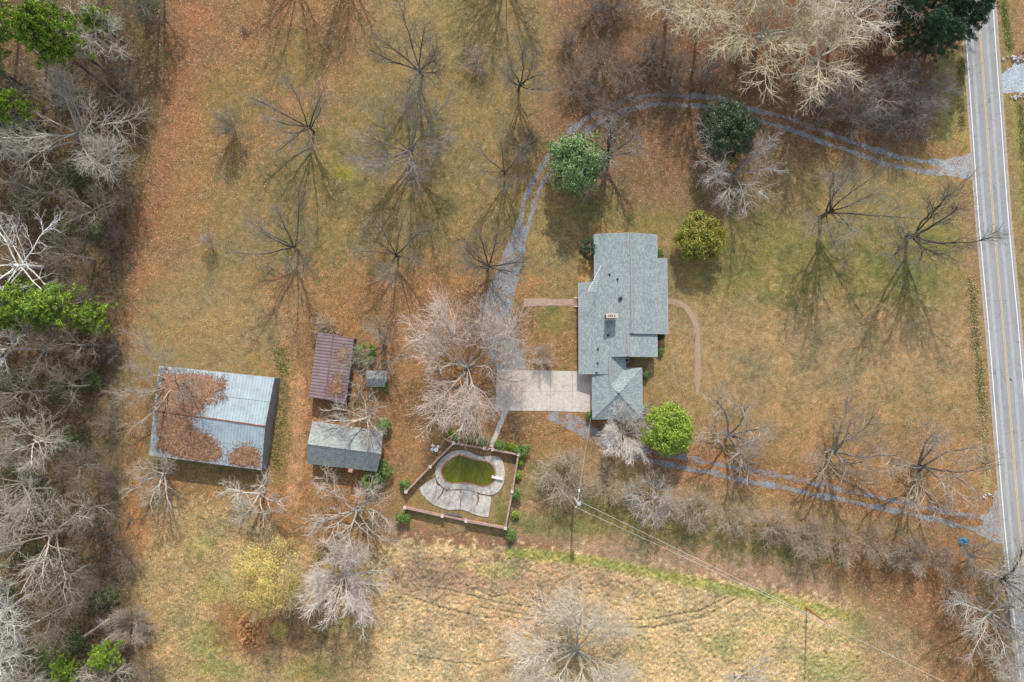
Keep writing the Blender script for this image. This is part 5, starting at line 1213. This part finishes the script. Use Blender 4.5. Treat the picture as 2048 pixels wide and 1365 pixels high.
# ------------------------------------------------------------------ foliage
def leaves(rs_, P, Nrm, size, jit=.5, asp=.55):
    n = len(P); A = Nrm + rs_.randn(n, 3) * jit; A /= np.linalg.norm(A, axis=1, keepdims=True)
    T = np.cross(A, rs_.randn(n, 3)); T /= np.linalg.norm(T, axis=1, keepdims=True); B = np.cross(A, T)
    s = (size * rs_.uniform(.65, 1.35, n))[:, None]
    V = np.stack([P - T * s * .5, P - B * s * asp * .5 + A * s * .08, P + T * s * .5, P + B * s * asp * .5 + A * s * .08], 1).reshape(-1, 3)
    F = np.arange(n * 4).reshape(-1, 4); return V, F
def crown_mesh(seed, R, H, z0, nclump, nleaf, size, mat, clr=.55, lumpy=.22, fill=.3, flat=1.0, asp=.55):
    r = np.random.RandomState(seed)
    d = r.randn(nclump, 3); d /= np.linalg.norm(d, axis=1, keepdims=True)
    d[:, 2] = np.where(d[:, 2] < -.45, -d[:, 2], d[:, 2])
    lob = 1 + lumpy * np.sin(3 * np.arctan2(d[:, 1], d[:, 0]) + seed) * .5 + lumpy * r.randn(nclump) * .6
    rad = np.where(r.rand(nclump) < fill, r.uniform(.45, .85, nclump), 1.0) * lob
    cen = d * rad[:, None] * np.array([R, R, H / 2]) * .88 + np.array([0, 0, z0 + H / 2])
    ci = r.randint(0, nclump, nleaf); off = r.randn(nleaf, 3) * clr * np.array([1, 1, .7 * flat])
    P = cen[ci] + off
    N_ = (P - np.array([0, 0, z0 + H * .35])) / np.array([R, R, H / 2]); N_ /= np.linalg.norm(N_, axis=1, keepdims=True); N_[:, 2] += .35
    off_n = off / (np.linalg.norm(off, axis=1, keepdims=True) + 1e-6); N_ = N_ + off_n * .8
    N_ /= np.linalg.norm(N_, axis=1, keepdims=True)
    V, F = leaves(r, P, N_, size, .45, asp); return np_mesh('crown', V, [F], mat)
def limbs(seed, R, z0, H, n=9, tr=.18, htop=.8):
    r = random.Random(seed); s = [(np.array([0, 0, -.1]), np.array([0, 0, z0 + H * .3]), tr, tr * .7)]
    c = np.array([0, 0, z0 + H * .3]); s.append((c, np.array([0, 0, z0 + H * htop]), tr * .7, .04))
    for k in range(n):
        a = k * 2.4; t = r.uniform(.05, .6); p = np.array([0, 0, z0 + H * t]); q_ = p + np.array([math.cos(a) * R * .75, math.sin(a) * R * .75, R * .25]); s.append((p, q_, tr * .4, .02))
    return join_segs('trunk', [(s, 7, 0)], M['bark'])
def leafy(name, px, py, label, cat, seed, R, H, z0, nclump, nleaf, size, mat, clr=.55, group=None, tr=.18, bark=DARKBARK, **kw):
    b = G(px, py); e_ = empty(name, b); tag(e_, label, cat, group)
    o = link_mesh('trunk', limbs(seed, R, z0, H, tr=tr), e_); o.color = bark
    link_mesh('crown', crown_mesh(seed, R, H, z0, nclump, nleaf, size, mat, clr, **kw), e_); return e_
M['magn'] = leaf_mat('magnolia_leaves', (.05, .09, .03), (.12, .22, .06), (.34, .44, .18), .4)
M['darkev'] = leaf_mat('dark_evergreen_leaves', (.02, .035, .016), (.04, .065, .028), (.09, .12, .05), .45)
M['yel'] = leaf_mat('gold_green_leaves', (.09, .10, .012), (.21, .21, .03), (.42, .39, .06), .55)
M['holly'] = leaf_mat('lime_leaves', (.08, .14, .012), (.20, .31, .025), (.44, .52, .07), .45)
M['bush'] = leaf_mat('bush_leaves', (.05, .10, .02), (.12, .23, .045), (.27, .40, .11), .5)
M['willow'] = leaf_mat('yellow_buds', (.40, .31, .08), (.60, .47, .13), (.76, .61, .24), .7)
M['pineL'] = leaf_mat('bright_needles', (.07, .13, .012), (.18, .29, .025), (.36, .48, .05), .6)
M['pineD'] = leaf_mat('dark_needles', (.022, .05, .026), (.045, .095, .045), (.09, .16, .07), .6)
leafy('evergreen_tree', 1148, 345, 'glossy bright green broadleaf evergreen beside the drive bend', 'tree', 1, 5.7, 9.5, .6, 190, 22000, .34, M['magn'], .5, lumpy=.2)
leafy('evergreen_tree', 1436, 280, 'dark green evergreen by the north drive, half hidden by pale twigs', 'tree', 2, 5.8, 10, .6, 170, 18000, .36, M['darkev'], .5, lumpy=.2)
leafy('evergreen_tree', 1392, 482, 'round golden-green evergreen above right of the house', 'tree', 3, 4.7, 6.0, .2, 130, 20000, .34, M['yel'], .42, lumpy=.13)
leafy('evergreen_tree', 1328, 858, 'round lime-green evergreen right of the garage', 'tree', 4, 4.9, 6.6, .2, 170, 17000, .32, M['holly'], .42, lumpy=.13)
bs = [(1180, 500, 2.2, 3.4, 'darkev', 'round dark green bush against the house\'s upper left wall'), (812, 969, .95, 1.6, 'bush', 'green bush at the lower end of the slanting west pool wall'), (807, 1034, 1.15, 1.8, 'bush', 'green bush at the left end of the bottom pool wall'),
      (1020, 1068, .95, 1.6, 'bush', 'green bush at the right end of the bottom pool wall'), (1033, 987, .95, 1.6, 'bush', 'green bush outside the middle of the right pool wall'), (1044, 900, 1.25, 1.8, 'bush', 'green bush at the top right corner of the pool wall'),
      (1001, 891, .95, 1.6, 'bush', 'green bush right of the pool gate'), (965, 885, .85, 1.5, 'bush', 'green bush left of the pool gate'), (910, 876, .7, 1.4, 'bush', 'small green bush above the pool yard\'s top left corner'),
      (768, 940, 1.7, 2.4, 'bush', 'upper of two green bushes at the workshop\'s lower right corner'), (749, 958, 1.9, 2.4, 'bush', 'lower of two green bushes at the workshop\'s lower right corner'), (768, 852, 1.4, 2.2, 'bush', 'green bush at the workshop\'s upper right corner'),
      (731, 708, 2.0, 2.6, 'bush', 'green bush between the maroon shed and the bare tree'), (768, 773, .8, 1.5, 'bush', 'small dark bush at the tiny shed\'s lower right corner'), (1318, 672, .8, 1.2, 'darkev', 'dark bush at the step of the house\'s right wall'),
      (1319, 702, .6, 1.0, 'bush', 'small light green bush against the house\'s lower right wall'), (1288, 748, .8, 1.3, 'bush', 'light green bush right of the garage roof\'s top corner'), (1180, 832, .8, 1.3, 'bush', 'low green bush at the garage\'s lower left corner'), (1284, 818, .6, 1.1, 'bush', 'low green bush at the garage\'s lower right wall'),
      (905, 868, .5, .8, 'pineL', 'small yellowish plant above the pool yard\'s top left corner'), (941, 882, .5, .7, 'pineL', 'small yellowish plant midway along the north pool wall'), (1022, 893, .6, .8, 'pineL', 'yellow-green plant between two bushes right of the gate'), (1316, 509, .7, 1.0, 'bush', 'low green bush where the house\'s right wall steps out near its top'), (1040, 925, .5, .8, 'pineL', 'yellow-green plant outside the top of the right pool wall'), (1036, 950, .6, .9, 'pineL', 'yellow-green plant above the middle bush of the right pool wall'),
      (1030, 1030, .5, .8, 'pineL', 'small yellow-green plant low along the right pool wall')]
for i, (x, y, R, H, m_, lab) in enumerate(bs):
    R *= 1.18; b = G(x, y); o = link_mesh('bush', crown_mesh(50 + i, R, H, 0, int(16 + R * 14), int(700 + R * R * 900), .19, M[m_], .2, lumpy=.12, fill=.2)); o.location = (b.x, b.y, 0); tag(o, lab, 'bush', 'green bushes round the buildings and pool')
# yellow budding tree: bare frame with pale yellow buds
wt = tree('willow0', 556, 1135, 78, 11, 'yellow-budded round tree left of the pale round tree, lower left', GREYBARK, (.44, .38, .22, 1), .5)
o = link_mesh('buds', crown_mesh(91, 7.0, 9.2, 2.4, 190, 17000, .27, M['willow'], .7, lumpy=.2, fill=.5, asp=.3)); o.parent = wt; o.matrix_parent_inverse = Matrix.Identity(4); tr_, cr_, R0_, H0_ = PROTO['willow0']; o.scale = (R0_ / 7.8, R0_ / 7.8, H0_ / 11)
# pines
def pine_mesh(seed, H, R, base, mat, nb=46, tuft=16, size=.55):
    r = random.Random(seed); rn = np.random.RandomState(seed); s = [(np.array([0, 0, -.2]), np.array([0, 0, H * .6]), .3, .2), (np.array([0, 0, H * .6]), np.array([0, 0, H]), .2, .04)]
    P = []; N_ = []
    for k in range(nb):
        z = base + (H - base) * ((k + r.random()) / nb); a = k * 2.4 + r.uniform(-.3, .3); L = R * (1 - .75 * ((z - base) / (H - base)) ** 1.5) * r.uniform(.7, 1.1)
        p0 = np.array([0, 0, z]); p1 = p0 + np.array([math.cos(a) * L, math.sin(a) * L, L * r.uniform(-.05, .3)]); s.append((p0, p1, .06, .015))
        for q_ in range(5):
            t = r.uniform(.35, 1.0); c = p0 + (p1 - p0) * t + rn.randn(3) * np.array([.35, .35, .2])
            s.append((p0 + (p1 - p0) * max(.2, t - .25), c, .025, .012))
            for w_ in range(tuft):
                d = rn.randn(3); d[2] = abs(d[2]) * .7; d /= np.linalg.norm(d); P.append(c + d * r.uniform(.1, .42)); N_.append(d)
    V, F = leaves(rn, np.array(P), np.array(N_), size, 1.0, .18)
    return join_segs('trunk', [(s, 7, 0)], M['bark']), np_mesh('crown', V, [F], mat)
PL = [pine_mesh(5, 17, 4.6, 8.5, M['pineL'], 60, 26, .6), pine_mesh(6, 15, 5.2, 7.0, M['pineL'], 64, 26, .6)]; PD = [pine_mesh(7, 17, 5.0, 5, M['pineD'], 70, 20), pine_mesh(8, 15, 4.6, 4, M['pineD'], 70, 20)]
def pine(px, py, h, label, pr, sc=1.0, group=None):
    b = G(px, py); e_ = empty('pine_tree', b, rr.uniform(0, 6.28), (sc, sc, h / 16.0)); o = link_mesh('trunk', pr[0], e_); o.color = (.10, .085, .075, 1); link_mesh('crown', pr[1], e_); tag(e_, label, 'pine tree', group)
GW = 'bright green pines of the west wood'
pine(198, 160, 22, 'tall slim pine with long dark leaning trunk and bright crown, top left', PL[0], 1.0, GW); pine(208, 140, 24, 'tall slim pine whose crown fills the top left corner', PL[1], 1.15, GW)
pine(100, 265, 19, 'bright green pine crown cut by the left border near the top', PL[1], 1.0, GW); pine(250, 90, 12, 'small bright green pine behind pale branches, top left', PL[0], .8, GW)
pine(105, 625, 15, 'bright green pine crown, leftmost of the green band at mid left', PL[1], 1.25, GW); pine(165, 625, 13, 'bright green pine crown in the middle of the green band at mid left', PL[0], 1.3, GW); pine(218, 640, 9, 'smallest green pine crown at the right end of the green band at mid left', PL[1], .9, GW)
pine(245, 1290, 8, 'small bright green pine among twigs at the lower left', PL[0], .8, GW); pine(160, 1320, 7, 'low green pine near the bottom left edge', PL[1], .7, GW)
pine(-10, 610, 14, 'bright green pine crown cut by the left border at mid height', PL[0], 1.3, GW)
pine(40, 640, 13, 'bright green pine crown low in the green band, beside the left border', PL[0], 1.25, GW); pine(40, 60, 20, 'bright green pine crown in the top left corner, lower of two', PL[1], 1.2, GW); pine(60, 180, 18, 'bright green pine crown under pale branches, upper left', PL[0], 1.1, GW)
pine(95, 120, 19, 'bright green pine crown between the two corner pines and the pale branches, upper left', PL[0], 1.0, GW); pine(10, 235, 17, 'bright green pine crown at the left border, beside the large pale tree', PL[1], 1.1, GW)
GD = 'dark pines beside the road at the top right'
dp = [(1762, 70, 15, .95), (1800, 105, 16, 1.0), (1845, 60, 17, 1.05), (1835, 115, 13, .9), (1885, 80, 15, 1.0), (1880, 20, 17, 1.1), (1800, 20, 17, 1.1), (1740, 10, 16, 1.0), (1905, -30, 17, 1.0)]
for i, (x, y, h, s) in enumerate(sorted(dp)): pine(x, y, h, 'dark green pine, %s from the left in the group beside the road' % ordn[i], PD[i % 2], s, GD)

M['under'] = leaf_mat('understorey_leaves', (.04, .065, .02), (.09, .135, .04), (.18, .24, .07), .6)
for i, (x, y, R, H) in enumerate(sorted([(150, 355, 3.6, 3), (60, 950, 3.2, 3), (205, 460, 2.6, 2.5), (130, 775, 2.8, 3), (110, 1320, 4, 3), (215, 1185, 2.6, 2.2), (110, 20, 3.6, 4), (150, 880, 2, 2.5), (30, 260, 3, 3), (60, 570, 3, 4), (28, 1190, 2.6, 3), (190, 760, 2.2, 2), (150, 200, 3, 3), (60, 400, 3, 3), (120, 470, 3, 3), (90, 1110, 3, 3), (160, 1280, 2.6, 2.5), (300, 20, 2.5, 2.5), (40, 760, 3, 3)], key=lambda t: t[1])):
    b = G(x, y); o = link_mesh('evergreen_shrub', crown_mesh(150 + i, R, H, 0, 40, 2200, .24, M['under'], .4, lumpy=.4, fill=.5)); o.location = (b.x, b.y, 0)
    tag(o, 'loose dark green shrub on the wood floor, %s from the top in the west wood' % ordn[i], 'shrub', 'green shrubs on the west wood floor')
# verge weeds and rough grass tufts (uncountable)
def tufts(name, paths, n, label, mat, size, seed, spread, hh=.25):
    r = np.random.RandomState(seed); P = []; cl = r.rand(26)
    for k in range(n):
        pa = paths[r.randint(len(paths))]; t = np.clip(cl[r.randint(len(cl))] + r.randn() * .035, 0, .9999) * (len(pa) - 1); i = int(t); a, b = pa[i], pa[i + 1]; f = t - i
        p = G(a[0] + (b[0] - a[0]) * f + r.randn() * spread, a[1] + (b[1] - a[1]) * f + r.randn() * spread); P.append((p.x, p.y, r.uniform(.05, hh)))
    P = np.array(P); V, F = leaves(r, P, np.tile(np.array([[0, 0, 1.0]]), (n, 1)), size, .8, .4); o = link_mesh(name, np_mesh(name, V, [F], mat)); tag(o, label, 'grass', kind='stuff')
M['weed'] = leaf_mat('verge_weeds', (.12, .13, .04), (.21, .21, .065), (.34, .32, .12), .8); M['straw'] = leaf_mat('straw_blades', (.22, .15, .07), (.38, .28, .14), (.56, .45, .26), .85)
tufts('verge_weeds', [[(2040, 210), (2048, 330), (2058, 470)], [(2006, 0), (2014, 60), (2020, 100)], [(1924, 120), (1921, 180), (1925, 260)]], 5000, 'bright green weeds along the ditches beside the road', M['weed'], .26, 1, 4.2)
tufts('ditch_grass', [[(1942, 560), (1955, 700), (1965, 820), (1974, 980)]], 2200, 'tall dry grass in the ditch left of the road', M['weed'], .26, 2, 3.6)
tufts('ditch_grass', [[(1942, 560), (1955, 700), (1965, 820), (1974, 980)]], 3500, 'bleached straw mixed into the ditch left of the road', M['straw'], .28, 3, 5)

# fallen logs
def log(pts, r0, r1, label, mat_c=(.50, .42, .33, 1)):
    s = []; Q = [G(x, y, z) for x, y, z in pts]
    for i, (a, b) in enumerate(zip(Q[:-1], Q[1:])):
        f0, f1 = i / (len(Q) - 1), (i + 1) / (len(Q) - 1); s.append((np.array(a), np.array(b), r0 + (r1 - r0) * f0, r0 + (r1 - r0) * f1))
    for k in range(8):
        t = rr.uniform(.2, .95); p = np.array(Q[0].lerp(Q[-1], t)); s.append((p, p + np.array([rr.gauss(0, .7), rr.gauss(0, .7), rr.uniform(.1, .6)]), .05, .02))
    o = link_mesh('fallen_log', join_segs('fallen_log', [(s, 8, 0)], M['bark'])); o.color = mat_c; tag(o, label, 'log', 'fallen logs in the west wood')
log([(155, 1282, .5), (188, 1260, .9), (218, 1238, 1.2)], .26, .2, 'pale straight fallen log near the round shrubby tree, lower left')
log([(75, 1243, .6), (130, 1212, .8), (168, 1203, 1.0)], .16, .1, 'thinner pale fallen log above the straight one, lower left')
log([(150, 1365, .4), (190, 1300, .8), (232, 1262, 1.0)], .15, .1, 'slim pale fallen trunk below the straight log, lower left')
log([(252, 1058, .2), (262, 1036, .3)], .14, .08, 'short dark fallen branch stub at the wood\'s edge, below the barn', (.20, .15, .11, 1))
log([(958, 868, .2), (985, 886, .2)], .03, .03, 'thin stick lying beside the pool walk')
# weeds in front of barn
tufts('yard_weeds', [[(560, 700), (568, 760), (562, 830), (550, 930)]], 1600, 'green and brown weeds between the barn and the dirt track', M['weed'], .3, 4, 8)
